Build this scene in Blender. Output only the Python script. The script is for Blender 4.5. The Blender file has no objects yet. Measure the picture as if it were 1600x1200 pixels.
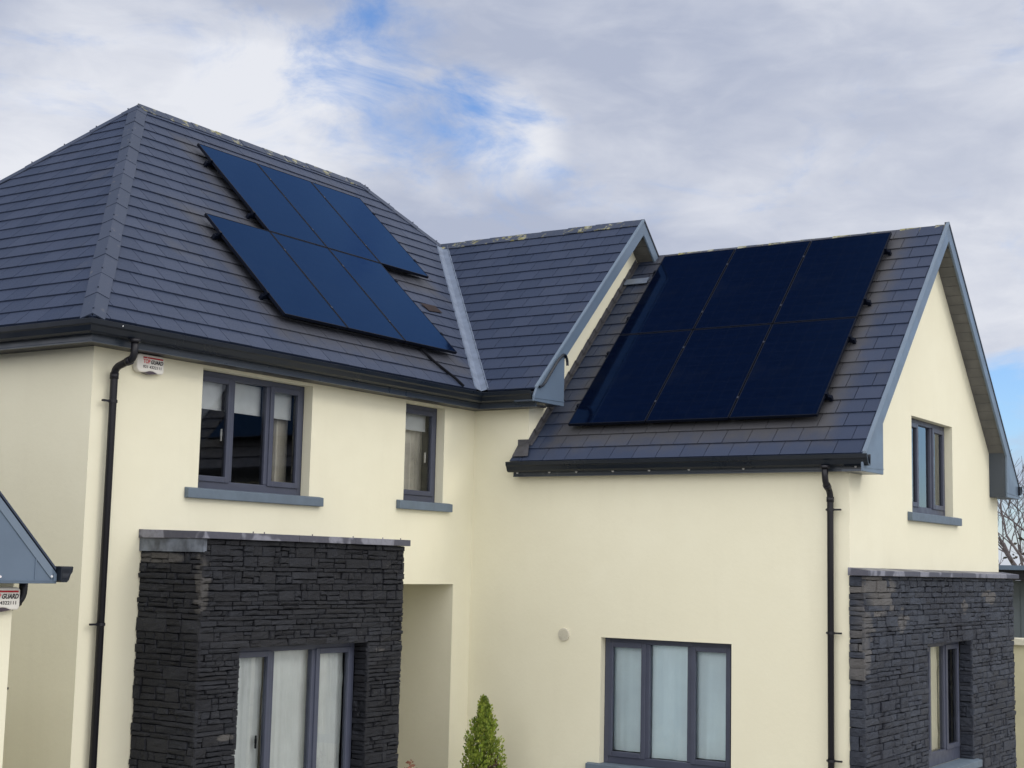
import bpy, bmesh, math, random
from mathutils import Vector, Matrix
rad = math.radians
S = bpy.context.scene
COL = S.collection

# ------------------------------------------------------------------ camera
cam_d = bpy.data.cameras.new("camera")
cam = bpy.data.objects.new("camera", cam_d); COL.objects.link(cam)
Rm = ((0.5520853729504931, -0.11358644840163978, 0.8260144427996501),
      (-0.8334863042586381, -0.048553337728761574, 0.5504027198412754),
      (0.02241253192728701, 0.992341016049875, 0.12147833666012185))
M = Matrix.Identity(4)
for i in range(3):
    M[i][0] = Rm[i][0]; M[i][1] = Rm[i][1]; M[i][2] = -Rm[i][2]
M[0][3], M[1][3], M[2][3] = -8.966955856617796, -10.517395626207064, 3.2184595587811815
cam.matrix_world = M
cam_d.sensor_width = 36.0; cam_d.lens = 2322.14 / 1600 * 36.0
cam_d.clip_start = 0.1; cam_d.clip_end = 3000
S.camera = cam

# ------------------------------------------------------------------ sun, sky, exposure
SUN_DIR = Vector((0.22, -0.80, 0.56)).normalized()
SUN_EL = math.asin(SUN_DIR.z); SUN_ROT = math.atan2(SUN_DIR.x, SUN_DIR.y)
sd = bpy.data.lights.new("sun", 'SUN'); sd.energy = 0.5; sd.angle = rad(16); sd.color = (1.0, 0.93, 0.82)
sun = bpy.data.objects.new("sun", sd); COL.objects.link(sun)
sun.rotation_euler = SUN_DIR.to_track_quat('Z', 'Y').to_euler()
S.view_settings.view_transform = 'Standard'; S.view_settings.look = 'None'
S.view_settings.exposure = 0.0; S.view_settings.gamma = 1.0; S.view_settings.use_curve_mapping = False

world = bpy.data.worlds.new("World"); S.world = world; world.use_nodes = True
def build_world():
    nt = world.node_tree; N = nt.nodes; L = nt.links; N.clear()
    def n(t, **k):
        x = N.new(t)
        for a, b in k.items(): setattr(x, a, b)
        return x
    def math_(op, a, b=None, c=None, clamp=False):
        x = n('ShaderNodeMath', operation=op, use_clamp=clamp)
        for i, v in enumerate((a, b, c)):
            if v is None: continue
            if isinstance(v, (int, float)): x.inputs[i].default_value = v
            else: L.new(v, x.inputs[i])
        return x.outputs[0]
    def mix(f, a, b, mode='MIX'):
        x = n('ShaderNodeMix', data_type='RGBA', blend_type=mode)
        for i, v in ((0, f), (6, a), (7, b)):
            if isinstance(v, (int, float)): x.inputs[i].default_value = v
            elif isinstance(v, tuple): x.inputs[i].default_value = (*v, 1)
            else: L.new(v, x.inputs[i])
        return x.outputs[2]
    tc = n('ShaderNodeTexCoord'); D = tc.outputs['Generated']
    def spot(d, c0, c1):
        v = n('ShaderNodeVectorMath', operation='DOT_PRODUCT'); L.new(D, v.inputs[0]); v.inputs[1].default_value = Vector(d).normalized()
        m = n('ShaderNodeMapRange', interpolation_type='SMOOTHSTEP'); L.new(v.outputs['Value'], m.inputs[0])
        m.inputs[1].default_value = c0; m.inputs[2].default_value = c1
        return m.outputs[0]
    def noise(scale, detail, rough, sc=(1, 1, 2.4), off=(0, 0, 0), dist=0.0):
        mp = n('ShaderNodeMapping'); L.new(D, mp.inputs[0]); mp.inputs['Scale'].default_value = sc; mp.inputs['Location'].default_value = off
        x = n('ShaderNodeTexNoise'); L.new(mp.outputs[0], x.inputs['Vector'])
        x.inputs['Scale'].default_value = scale; x.inputs['Detail'].default_value = detail; x.inputs['Roughness'].default_value = rough
        x.inputs['Distortion'].default_value = dist
        return x.outputs['Fac']
    def ramp(f, a, b):
        m = n('ShaderNodeMapRange', interpolation_type='SMOOTHSTEP'); L.new(f, m.inputs[0])
        m.inputs[1].default_value = a; m.inputs[2].default_value = b
        return m.outputs[0]
    sky = n('ShaderNodeTexSky', sky_type='NISHITA'); sky.sun_disc = False
    sky.sun_elevation = SUN_EL; sky.sun_rotation = SUN_ROT; sky.altitude = 50; sky.air_density = 1.0; sky.dust_density = 0.6; sky.ozone_density = 1.5
    skyc = mix(1.0, sky.outputs[0], (0.115, 0.142, 0.185), 'MULTIPLY')
    # how thick the cloud is in each direction
    big = noise(4.5, 7, 0.55, (1, 1, 2.6), (3.1, 0.4, 1.7), 0.25)
    fine = noise(11, 9, 0.62, (1, 1, 2.0), (0.3, 2.2, 5.0), 0.6)
    cover = math_('ADD', math_('MULTIPLY', big, 0.45), math_('MULTIPLY', fine, 0.55))
    for d, c0, c1, a in CLEARINGS:
        cover = math_('SUBTRACT', cover, math_('MULTIPLY', spot(d, c0, c1), a))
    mask = ramp(cover, 0.22, 0.46)
    # thin / thick cloud tone
    tone = ramp(math_('ADD', math_('MULTIPLY', noise(5.0, 6, 0.5, (1, 1, 3.0), (7.7, 1.2, 0.6), 0.3), 0.75), math_('MULTIPLY', noise(18, 6, 0.6, (1, 1, 2.4), (1.0, 1.0, 3.0), 0.5), 0.25)), 0.30, 0.80)
    lift = tone
    for d, c0, c1, a in BRIGHTS:
        lift = math_('ADD', lift, math_('MULTIPLY', spot(d, c0, c1), a))
    lift = math_('MINIMUM', math_('MAXIMUM', lift, 0.0), 1.0)
    cloud = mix(lift, (0.440, 0.488, 0.620), (0.80, 0.82, 0.88))
    # extra brightness added to the unseen sky behind the camera, to light the walls
    fill_glow = spot((-0.78, -0.42, 0.46), -0.30, 0.75)
    cloud = mix(1.0, cloud, mix(fill_glow, (1, 1, 1), (3.4, 3.15, 2.75)), 'MULTIPLY')
    cloud = mix(1.0, cloud, mix(spot((0.15, 0.58, 0.80), 0.80, 0.985), (1, 1, 1), (0.09, 0.12, 0.18)), 'MULTIPLY')   # unseen dark patch added overhead so the wing panels reflect less
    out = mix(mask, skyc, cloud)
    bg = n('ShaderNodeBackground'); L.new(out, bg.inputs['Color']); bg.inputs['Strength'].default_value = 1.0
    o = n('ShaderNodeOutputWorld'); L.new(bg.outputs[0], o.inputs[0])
CLEARINGS = [((0.760, 0.577, 0.300), 0.9986, 0.99995, 0.095), ((0.782, 0.547, 0.296), 0.9989, 0.99995, 0.13), ((0.722, 0.616, 0.314), 0.9985, 0.99995, 0.06),
             ((0.70, 0.635, 0.325), 0.991, 0.9998, 0.07), ((0.962, 0.253, 0.075), 0.9958, 0.9996, 0.22), ((0.955, -0.27, 0.11), 0.985, 0.998, 0.30)]
BRIGHTS = [((0.64, 0.72, 0.258), 0.989, 0.9996, 0.85), ((0.795, 0.535, 0.279), 0.9990, 0.99995, 0.55), ((0.705, 0.645, 0.285), 0.996, 0.9999, 0.35),
           ((0.90, 0.27, 0.345), 0.97, 0.999, 0.12), ((0.86, 0.42, 0.28), 0.97, 0.999, -0.2), ((0.93, 0.34, 0.20), 0.985, 0.9995, 0.25),
           ((0.75, 0.60, 0.235), 0.993, 0.9998, -0.15), ((0.60, 0.72, 0.36), 0.985, 0.9998, -0.5)]
build_world()

# ------------------------------------------------------------------ dimensions (metres)
SLIP = [(6.06, 1.745), (6.40, 1.765), (6.44, 1.635), (6.13, 1.60)]   # x, distance up the slope
W = 6.0                  # inner corner of the L
X1 = 10.62; H1 = 3.445; TP = 0.9863; E = 0.281; ZE = 5.308
XC = (W + X1) / 2; HC = XC - W + E
YC, YCW = 1.057, 0.801
LW, VO, ZW, TP2, E2, XR = 4.829, 0.21, 4.453, 1.0325, 0.172, 11.515
XM = (W + XR) / 2
ZR = ZE + H1 * TP; ZCR = ZE + HC * TP; ZWR = ZW + (XM - W + E2) * TP2
YV = -LW - VO

# ------------------------------------------------------------------ mesh helpers
class MB:
    def __init__(s): s.v = []; s.f = []; s.c = []
    def face(s, pts, col=None):
        b = len(s.v); s.v += [tuple(p) for p in pts]; s.f.append(tuple(range(b, b + len(pts)))); s.c.append(col)
    def mesh(s, verts, faces, col=None):
        b = len(s.v); s.v += [tuple(p) for p in verts]
        for f in faces: s.f.append(tuple(b + i for i in f)); s.c.append(col)
    def box(s, a, b, col=None):
        x0, y0, z0 = (min(a[i], b[i]) for i in range(3)); x1, y1, z1 = (max(a[i], b[i]) for i in range(3))
        s.mesh([(x0,y0,z0),(x1,y0,z0),(x1,y1,z0),(x0,y1,z0),(x0,y0,z1),(x1,y0,z1),(x1,y1,z1),(x0,y1,z1)],
               [(3,2,1,0),(4,5,6,7),(0,1,5,4),(1,2,6,5),(2,3,7,6),(3,0,4,7)], col)
    def obox(s, o, ax, ay, az, col=None):
        """box from corner o with edge vectors"""
        o, ax, ay, az = map(Vector, (o, ax, ay, az))
        P = [o, o+ax, o+ax+ay, o+ay]; P = P + [p + az for p in P]
        F = [(3,2,1,0),(4,5,6,7),(0,1,5,4),(1,2,6,5),(2,3,7,6),(3,0,4,7)]
        if ax.cross(ay).dot(az) < 0: F = [f[::-1] for f in F]
        s.mesh(P, F, col)
    def prism(s, poly, d, col=None):
        """closed extrusion of a 3-D polygon along vector d"""
        d = Vector(d); P = [Vector(p) for p in poly]; k = len(P)
        nrm = Vector((0, 0, 0))
        for i in range(k): nrm += P[i].cross(P[(i+1) % k])
        if nrm.dot(d) > 0: P = P[::-1]
        s.mesh(P + [p + d for p in P], [tuple(range(k)), tuple(range(2*k-1, k-1, -1))] + [((i+1) % k, i, i+k, (i+1) % k + k) for i in range(k)], col)
    def tube(s, pts, r, seg=12, cap=True, col=None):
        P = [Vector(p) for p in pts]; rs = r if isinstance(r, (list, tuple)) else [r]*len(P)
        up = None; rings = []
        for i, p in enumerate(P):
            t = (P[min(i+1, len(P)-1)] - P[max(i-1, 0)]).normalized()
            if up is None: up = t.orthogonal().normalized()
            up = (up - t * up.dot(t)).normalized(); w = t.cross(up)
            rings.append([p + (up*math.cos(2*math.pi*k/seg) + w*math.sin(2*math.pi*k/seg))*rs[i] for k in range(seg)])
        F = []
        for i in range(len(P)-1):
            for k in range(seg):
                F.append((i*seg+k, i*seg+(k+1) % seg, (i+1)*seg+(k+1) % seg, (i+1)*seg+k))
        if cap: F.append(tuple(range(seg-1, -1, -1))); F.append(tuple((len(P)-1)*seg+k for k in range(seg)))
        s.mesh([q for ring in rings for q in ring], F, col)
    def sweep(s, prof, path, side=1, closed_prof=True, cap=True, col=None):
        """prof: (out, z) points, path: plan polyline (x, y); out is to the right of travel * side; mitred"""
        n_ = len(path); K = len(prof); V_ = []
        for i, p in enumerate(path):
            p = Vector(p)
            def nr(a, b):
                t = (Vector(b) - Vector(a)).normalized(); return Vector((t.y, -t.x)) * side
            if i == 0: m = nr(path[0], path[1]); sc = 1
            elif i == n_-1: m = nr(path[-2], path[-1]); sc = 1
            else:
                a = nr(path[i-1], path[i]); b = nr(path[i], path[i+1]); m = (a+b).normalized(); sc = 1/max(.2, m.dot(a))
            for o, z in prof: V_.append((p.x + m.x*o*sc, p.y + m.y*o*sc, z))
        F = []
        for i in range(n_-1):
            for k in range(K if closed_prof else K-1):
                F.append((i*K+k, i*K+(k+1) % K, (i+1)*K+(k+1) % K, (i+1)*K+k))
        if cap and closed_prof: F.append(tuple(range(K-1, -1, -1))); F.append(tuple((n_-1)*K+k for k in range(K)))
        s.mesh(V_, F, col)
    def build(s, name, mat, parent=None, smooth=False, fix=False):
        me = bpy.data.meshes.new(name); me.from_pydata(s.v, [], s.f)
        if any(c is not None for c in s.c):
            at = me.color_attributes.new("tint", 'FLOAT_COLOR', 'CORNER'); k = 0
            for f, c in zip(s.f, s.c):
                c = c if c is not None else (0.5, 0.5, 0.5)
                for _ in f: at.data[k].color = (c[0], c[1], c[2], 1); k += 1
        if fix:
            bm = bmesh.new(); bm.from_mesh(me); bmesh.ops.remove_doubles(bm, verts=bm.verts, dist=1e-5); bmesh.ops.recalc_face_normals(bm, faces=bm.faces); bm.to_mesh(me); bm.free()
        if mat: me.materials.append(mat)
        if smooth:
            for p in me.polygons: p.use_smooth = True
        o = bpy.data.objects.new(name, me); COL.objects.link(o)
        if parent is not None: o.parent = parent
        return o

def bevel(o, w, seg=2, angle=35):
    m = o.modifiers.new("bevel", 'BEVEL'); m.width = w; m.segments = seg; m.limit_method = 'ANGLE'; m.angle_limit = rad(angle)
    return o

def empty(name, label, cat, loc=(0, 0, 0), group=None):
    o = bpy.data.objects.new(name, None); COL.objects.link(o); o.location = loc; o.empty_display_size = 0.2
    o['label'] = label; o['category'] = cat
    if group: o['group'] = group
    return o

def clip(poly, a, b, c):
    """keep the side a*x+b*y+c>=0 of a 2-D polygon"""
    out = []
    for i in range(len(poly)):
        p, q = poly[i], poly[(i+1) % len(poly)]
        dp = a*p[0]+b*p[1]+c; dq = a*q[0]+b*q[1]+c
        if dp >= 0: out.append(p)
        if (dp >= 0) != (dq >= 0):
            t = dp/(dp-dq); out.append((p[0]+(q[0]-p[0])*t, p[1]+(q[1]-p[1])*t))
    return out
def clip_to(poly, conv):
    ar = sum(conv[i][0]*conv[(i+1) % len(conv)][1]-conv[(i+1) % len(conv)][0]*conv[i][1] for i in range(len(conv)))
    C = conv if ar > 0 else conv[::-1]
    for i in range(len(C)):
        if len(poly) < 3: return []
        p, q = C[i], C[(i+1) % len(C)]; dx, dy = q[0]-p[0], q[1]-p[1]
        l = math.hypot(dx, dy)
        if l < 1e-9: continue
        poly = clip(poly, -dy/l, dx/l, (dy*p[0]-dx*p[1])/l)
    return poly if len(poly) >= 3 else []
def area(P): return abs(sum(P[i][0]*P[(i+1) % len(P)][1]-P[(i+1) % len(P)][0]*P[i][1] for i in range(len(P))))/2

# ------------------------------------------------------------------ materials
class NT:
    def __init__(s, name):
        s.m = bpy.data.materials.new(name); s.m.use_nodes = True; s.nt = s.m.node_tree; s.N = s.nt.nodes; s.L = s.nt.links
        s.p = s.N['Principled BSDF']; s.out = s.N['Material Output']
    def n(s, t, **k):
        x = s.N.new(t)
        for a, b in k.items(): setattr(x, a, b)
        return x
    def put(s, sock, v):
        if isinstance(v, (int, float)): sock.default_value = v
        elif isinstance(v, tuple): sock.default_value = (*v, 1) if len(sock.default_value) == 4 and len(v) == 3 else v
        else: s.L.new(v, sock)
    def noise(s, scale, detail=4, rough=0.5, sc=(1,1,1), coord='Object', dist=0.0, off=(0,0,0)):
        tc = s.n('ShaderNodeTexCoord'); mp = s.n('ShaderNodeMapping'); s.L.new(tc.outputs[coord], mp.inputs[0])
        mp.inputs['Scale'].default_value = sc; mp.inputs['Location'].default_value = off
        x = s.n('ShaderNodeTexNoise'); s.L.new(mp.outputs[0], x.inputs['Vector'])
        x.inputs['Scale'].default_value = scale; x.inputs['Detail'].default_value = detail; x.inputs['Roughness'].default_value = rough; x.inputs['Distortion'].default_value = dist
        return x.outputs['Fac']
    def ramp(s, f, a, b, lo=0.0, hi=1.0):
        m = s.n('ShaderNodeMapRange', interpolation_type='SMOOTHSTEP'); s.put(m.inputs[0], f)
        for i, v in enumerate((a, b, lo, hi)): m.inputs[i+1].default_value = v
        return m.outputs[0]
    def mix(s, f, a, b, mode='MIX'):
        x = s.n('ShaderNodeMix', data_type='RGBA', blend_type=mode)
        s.put(x.inputs[0], f); s.put(x.inputs[6], a); s.put(x.inputs[7], b); return x.outputs[2]
    def math(s, op, a, b=0.0, clamp=False):
        x = s.n('ShaderNodeMath', operation=op, use_clamp=clamp); s.put(x.inputs[0], a); s.put(x.inputs[1], b); return x.outputs[0]
    def bump(s, h, strength=0.3, dist=0.01):
        b = s.n('ShaderNodeBump'); b.inputs['Strength'].default_value = strength; b.inputs['Distance'].default_value = dist
        s.L.new(h, b.inputs['Height']); s.L.new(b.outputs[0], s.p.inputs['Normal'])
    def tint(s):
        a = s.n('ShaderNodeVertexColor'); a.layer_name = "tint"; sp = s.n('ShaderNodeSeparateColor'); s.L.new(a.outputs[0], sp.inputs[0]); return sp.outputs
    def xyz(s, coord='Object'):
        tc = s.n('ShaderNodeTexCoord'); sp = s.n('ShaderNodeSeparateXYZ'); s.L.new(tc.outputs[coord], sp.inputs[0]); return sp.outputs
    def set(s, col=None, rough=None, spec=None, metal=None):
        if col is not None: s.put(s.p.inputs['Base Color'], col)
        if rough is not None: s.put(s.p.inputs['Roughness'], rough)
        if spec is not None: s.put(s.p.inputs['Specular IOR Level'], spec)
        if metal is not None: s.put(s.p.inputs['Metallic'], metal)
        return s.m
def grey(f): return f

def m_simple(name, col, rough=0.5, spec=0.5, var=0.12, scale=6, metal=0.0, bump=0.0):
    t = NT(name); nz = t.noise(scale, 5, 0.6)
    c = t.mix(t.ramp(nz, 0.3, 0.7), tuple(x*(1-var) for x in col), tuple(min(1, x*(1+var)) for x in col))
    t.set(c, t.ramp(t.noise(scale*2.3, 4), 0.3, 0.7, max(0.02, rough-0.07), rough+0.07), spec, metal)
    if bump: t.bump(t.noise(scale*14, 4), bump, 0.004)
    return t.m

def m_render():
    t = NT("painted_render")
    big = t.ramp(t.noise(0.55, 5, 0.55), 0.3, 0.7); mid = t.ramp(t.noise(3.2, 6, 0.6), 0.35, 0.65)
    c = t.mix(big, (0.765, 0.735, 0.565), (0.788, 0.760, 0.592))
    c = t.mix(t.math('MULTIPLY', mid, 0.35), c, (0.745, 0.713, 0.545))
    # faint dirt runs and green algae bloom that stay where they are
    run = t.ramp(t.noise(2.6, 5, 0.6, (1.0, 1.0, 0.16)), 0.53, 0.75, 0, 0.17)
    c = t.mix(run, c, (0.66, 0.625, 0.48))
    t.set(c, 0.85, 0.25)
    t.bump(t.math('ADD', t.noise(260, 3, 0.6), t.math('MULTIPLY', t.noise(22, 3, 0.5), 1.6)), 0.22, 0.004)
    return t.m

def m_slate(name, axis=None):
    t = NT(name); tn = t.tint()
    nz = t.noise(7, 6, 0.6); fine = t.noise(60, 4, 0.6, (1, 1, 1))
    c = t.mix(tn[0], (0.024, 0.036, 0.070), (0.033, 0.046, 0.084))
    c = t.mix(t.ramp(nz, 0.35, 0.75, 0, 0.25), c, (0.029, 0.038, 0.064))
    c = t.mix(t.ramp(t.noise(1.3, 6, 0.65, (1, 1, 1)), 0.58, 0.72, 0, 0.35), c, (0.060, 0.063, 0.072))
    # pale water marks / bird droppings, small and rare
    c = t.mix(t.ramp(t.noise(9, 7, 0.7, (1, 1, 1), dist=0.8), 0.66, 0.76, 0, 0.35), c, (0.17, 0.17, 0.175))
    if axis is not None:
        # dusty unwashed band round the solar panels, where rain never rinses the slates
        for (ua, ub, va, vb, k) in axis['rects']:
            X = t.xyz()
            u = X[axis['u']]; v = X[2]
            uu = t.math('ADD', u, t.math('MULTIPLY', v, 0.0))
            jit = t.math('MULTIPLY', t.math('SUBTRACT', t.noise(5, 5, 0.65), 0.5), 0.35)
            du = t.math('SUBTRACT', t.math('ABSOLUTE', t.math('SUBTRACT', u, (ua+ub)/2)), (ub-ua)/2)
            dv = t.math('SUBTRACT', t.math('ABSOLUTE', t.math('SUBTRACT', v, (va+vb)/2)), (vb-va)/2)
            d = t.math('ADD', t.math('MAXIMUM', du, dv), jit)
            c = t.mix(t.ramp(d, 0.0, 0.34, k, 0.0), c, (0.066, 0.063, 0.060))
    rgh = t.math('ADD', t.ramp(fine, 0.3, 0.7, 0.40, 0.52), t.math('MULTIPLY', tn[1], 0.10))
    t.set(c, rgh, 0.36)
    t.bump(t.math('ADD', fine, t.math('MULTIPLY', nz, 2.0)), 0.10, 0.004)
    return t.m

def m_cap(name, lichen):
    t = NT(name); tn = t.tint()
    c = t.mix(tn[0], (0.028, 0.040, 0.070), (0.035, 0.047, 0.080))
    sp = t.ramp(t.noise(5.5, 8, 0.72, dist=0.5), *( (0.43, 0.53) if lichen == 2 else (0.53, 0.61) if lichen == 1 else (0.70, 0.74)), 0, 0.9)
    lc = t.mix(t.ramp(t.noise(16, 5, 0.7), 0.42, 0.58), (0.22, 0.20, 0.055), (0.30, 0.30, 0.22))
    c = t.mix(sp, c, lc)
    c = t.mix(t.ramp(t.noise(12, 6, 0.7, off=(4, 2, 1)), 0.6, 0.72, 0, 0.5), c, (0.18, 0.17, 0.16))
    t.set(c, 0.55, 0.5); t.bump(t.noise(45, 5, 0.6), 0.25, 0.006)
    return t.m

def m_stone(name="ledgestone", warm=1.0, patches=()):
    t = NT(name); tn = t.tint()
    nz = t.noise(14, 7, 0.65, (1, 1, 2.2)); fine = t.noise(70, 5, 0.65, (1, 1, 1.6)); big = t.noise(1.1, 5, 0.6)
    c = t.mix(tn[0], (0.015, 0.017, 0.023), (0.031, 0.035, 0.044))
    c = t.mix(t.math('MULTIPLY', tn[1], 0.25), c, (0.040, 0.036, 0.031))
    c = t.mix(t.ramp(nz, 0.35, 0.7, 0, 0.55), c, (0.024, 0.027, 0.034))
    c = t.mix(t.ramp(big, 0.45, 0.68, 0, 0.55), c, (0.011, 0.012, 0.017))           # damp areas
    c = t.mix(t.ramp(t.noise(9, 6, 0.7, (1, 1, 1), off=(2, 7, 3)), 0.66, 0.74, 0, 0.35), c, (0.13, 0.13, 0.125))
    c = t.mix(1.0, c, (warm, warm, warm*1.04) if warm < 1 else (warm*.97, warm*1.03, warm*1.12), 'MULTIPLY')
    run = t.ramp(t.noise(3.0, 6, 0.62, (1.0, 1.0, 0.35), off=(3, 1, 0)), 0.52, 0.66, 0, 0.6)
    c = t.mix(run, c, (0.007*warm, 0.008*warm, 0.013*warm))
    if patches:
        X = t.xyz()
        for (x0, y0, z0, rx, ry, rz, k) in patches:                                         # lime bloom on the stones
            du = t.math('DIVIDE', t.math('SUBTRACT', X[0], x0), rx); dy = t.math('DIVIDE', t.math('SUBTRACT', X[1], y0), ry); dz = t.math('DIVIDE', t.math('SUBTRACT', X[2], z0), rz)
            d = t.math('ADD', t.math('ADD', t.math('MULTIPLY', du, du), t.math('MULTIPLY', dy, dy)), t.math('MULTIPLY', dz, dz))
            d = t.math('ADD', d, t.math('MULTIPLY', t.math('SUBTRACT', tn[2], 0.5), 1.6))
            c = t.mix(t.ramp(d, 0.35, 1.0, k, 0.0), c, (0.165, 0.155, 0.142))
    t.set(c, t.ramp(fine, 0.3, 0.7, 0.55, 0.8), 0.35)
    t.bump(t.math('ADD', t.math('MULTIPLY', nz, 2.0), fine), 0.8, 0.015)
    return t.m

def m_coping():
    t = NT("slate_coping")
    damp = t.ramp(t.noise(2.4, 3, 0.5, (1, 1, 1.0), dist=0.3), 0.47, 0.52)
    c = t.mix(damp, (0.215, 0.22, 0.26), (0.070, 0.072, 0.095)); c = t.mix(t.ramp(t.noise(30, 5), 0.4, 0.7, 0, 0.4), c, (0.10, 0.10, 0.12))
    t.set(c, 0.5, 0.4); t.bump(t.noise(60, 4), 0.15, 0.004); return t.m

def m_glass(name, tint=(0.95, 0.97, 0.98), ior=1.62):
    t = NT(name); t.N.remove(t.p)
    tr = t.n('ShaderNodeBsdfTransparent'); tr.inputs[0].default_value = (*tint, 1)
    gl = t.n('ShaderNodeBsdfGlossy'); gl.inputs['Roughness'].default_value = 0.02; gl.inputs[0].default_value = (0.93, 0.96, 1, 1)
    fr = t.n('ShaderNodeFresnel'); fr.inputs['IOR'].default_value = ior
    b = t.n('ShaderNodeBump'); b.inputs['Strength'].default_value = 0.04; b.inputs['Distance'].default_value = 0.02
    t.L.new(t.noise(1.6, 2), b.inputs['Height']); t.L.new(b.outputs[0], gl.inputs['Normal'])
    mx = t.n('ShaderNodeMixShader'); t.L.new(fr.outputs[0], mx.inputs[0]); t.L.new(tr.outputs[0], mx.inputs[1]); t.L.new(gl.outputs[0], mx.inputs[2])
    t.L.new(mx.outputs[0], t.out.inputs[0]); return t.m

def m_pv():
    t = NT("solar_cell_glass"); t.N.remove(t.p)
    nz = t.noise(3, 5, 0.6, (1, 6, 1)); X = t.xyz()
    # faint cell grid: 10 x 6 cells under dark glass
    fx = t.math('ABSOLUTE', t.math('SUBTRACT', t.math('FRACT', t.math('MULTIPLY', X[0], 1/0.165)), 0.5))
    fy = t.math('ABSOLUTE', t.math('SUBTRACT', t.math('FRACT', t.math('MULTIPLY', X[1], 1/0.168)), 0.5))
    line = t.ramp(t.math('MAXIMUM', fx, fy), 0.475, 0.495)
    base = t.mix(t.ramp(nz, 0.3, 0.7), (0.0010, 0.0022, 0.0085), (0.0014, 0.0032, 0.012)); base = t.mix(t.math('MULTIPLY', line, 0.7), base, (0.005, 0.007, 0.014)); base = t.mix(t.ramp(t.noise(2.2, 6, 0.65, off=(1, 5, 2)), 0.5, 0.75, 0, 0.4), base, (0.006, 0.008, 0.014))
    df = t.n('ShaderNodeBsdfDiffuse'); t.L.new(base, df.inputs[0])
    gl = t.n('ShaderNodeBsdfGlossy'); gl.inputs[0].default_value = (0.155, 0.34, 0.72, 1); t.put(gl.inputs['Roughness'], t.ramp(t.noise(8, 5, 0.6), 0.3, 0.7, 0.05, 0.10))
    fr = t.n('ShaderNodeFresnel'); fr.inputs['IOR'].default_value = 1.52
    mx = t.n('ShaderNodeMixShader'); t.L.new(t.math('MULTIPLY', fr.outputs[0], 1.08, True), mx.inputs[0]); t.L.new(df.outputs[0], mx.inputs[1]); t.L.new(gl.outputs[0], mx.inputs[2])
    t.L.new(mx.outputs[0], t.out.inputs[0]); return t.m

def m_soffit():
    t = NT("soffit_boards"); X = t.xyz()
    c = t.mix(t.ramp(t.noise(5, 5), 0.3, 0.7), (0.095, 0.095, 0.092), (0.135, 0.132, 0.125))
    t.set(c, 0.5, 0.4); return t.m

def m_leaf(name, a, b, c2):
    t = NT(name); tn = t.tint()
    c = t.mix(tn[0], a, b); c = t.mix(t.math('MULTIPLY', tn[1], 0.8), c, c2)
    t.set(c, 0.6, 0.3)
    t.p.inputs['Subsurface Weight'].default_value = 0.0
    tl = t.n('ShaderNodeBsdfTranslucent'); t.L.new(c, tl.inputs[0]); mx = t.n('ShaderNodeMixShader'); mx.inputs[0].default_value = 0.3
    t.L.new(t.p.outputs[0], mx.inputs[1]); t.L.new(tl.outputs[0], mx.inputs[2]); t.L.new(mx.outputs[0], t.out.inputs[0]); return t.m

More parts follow.
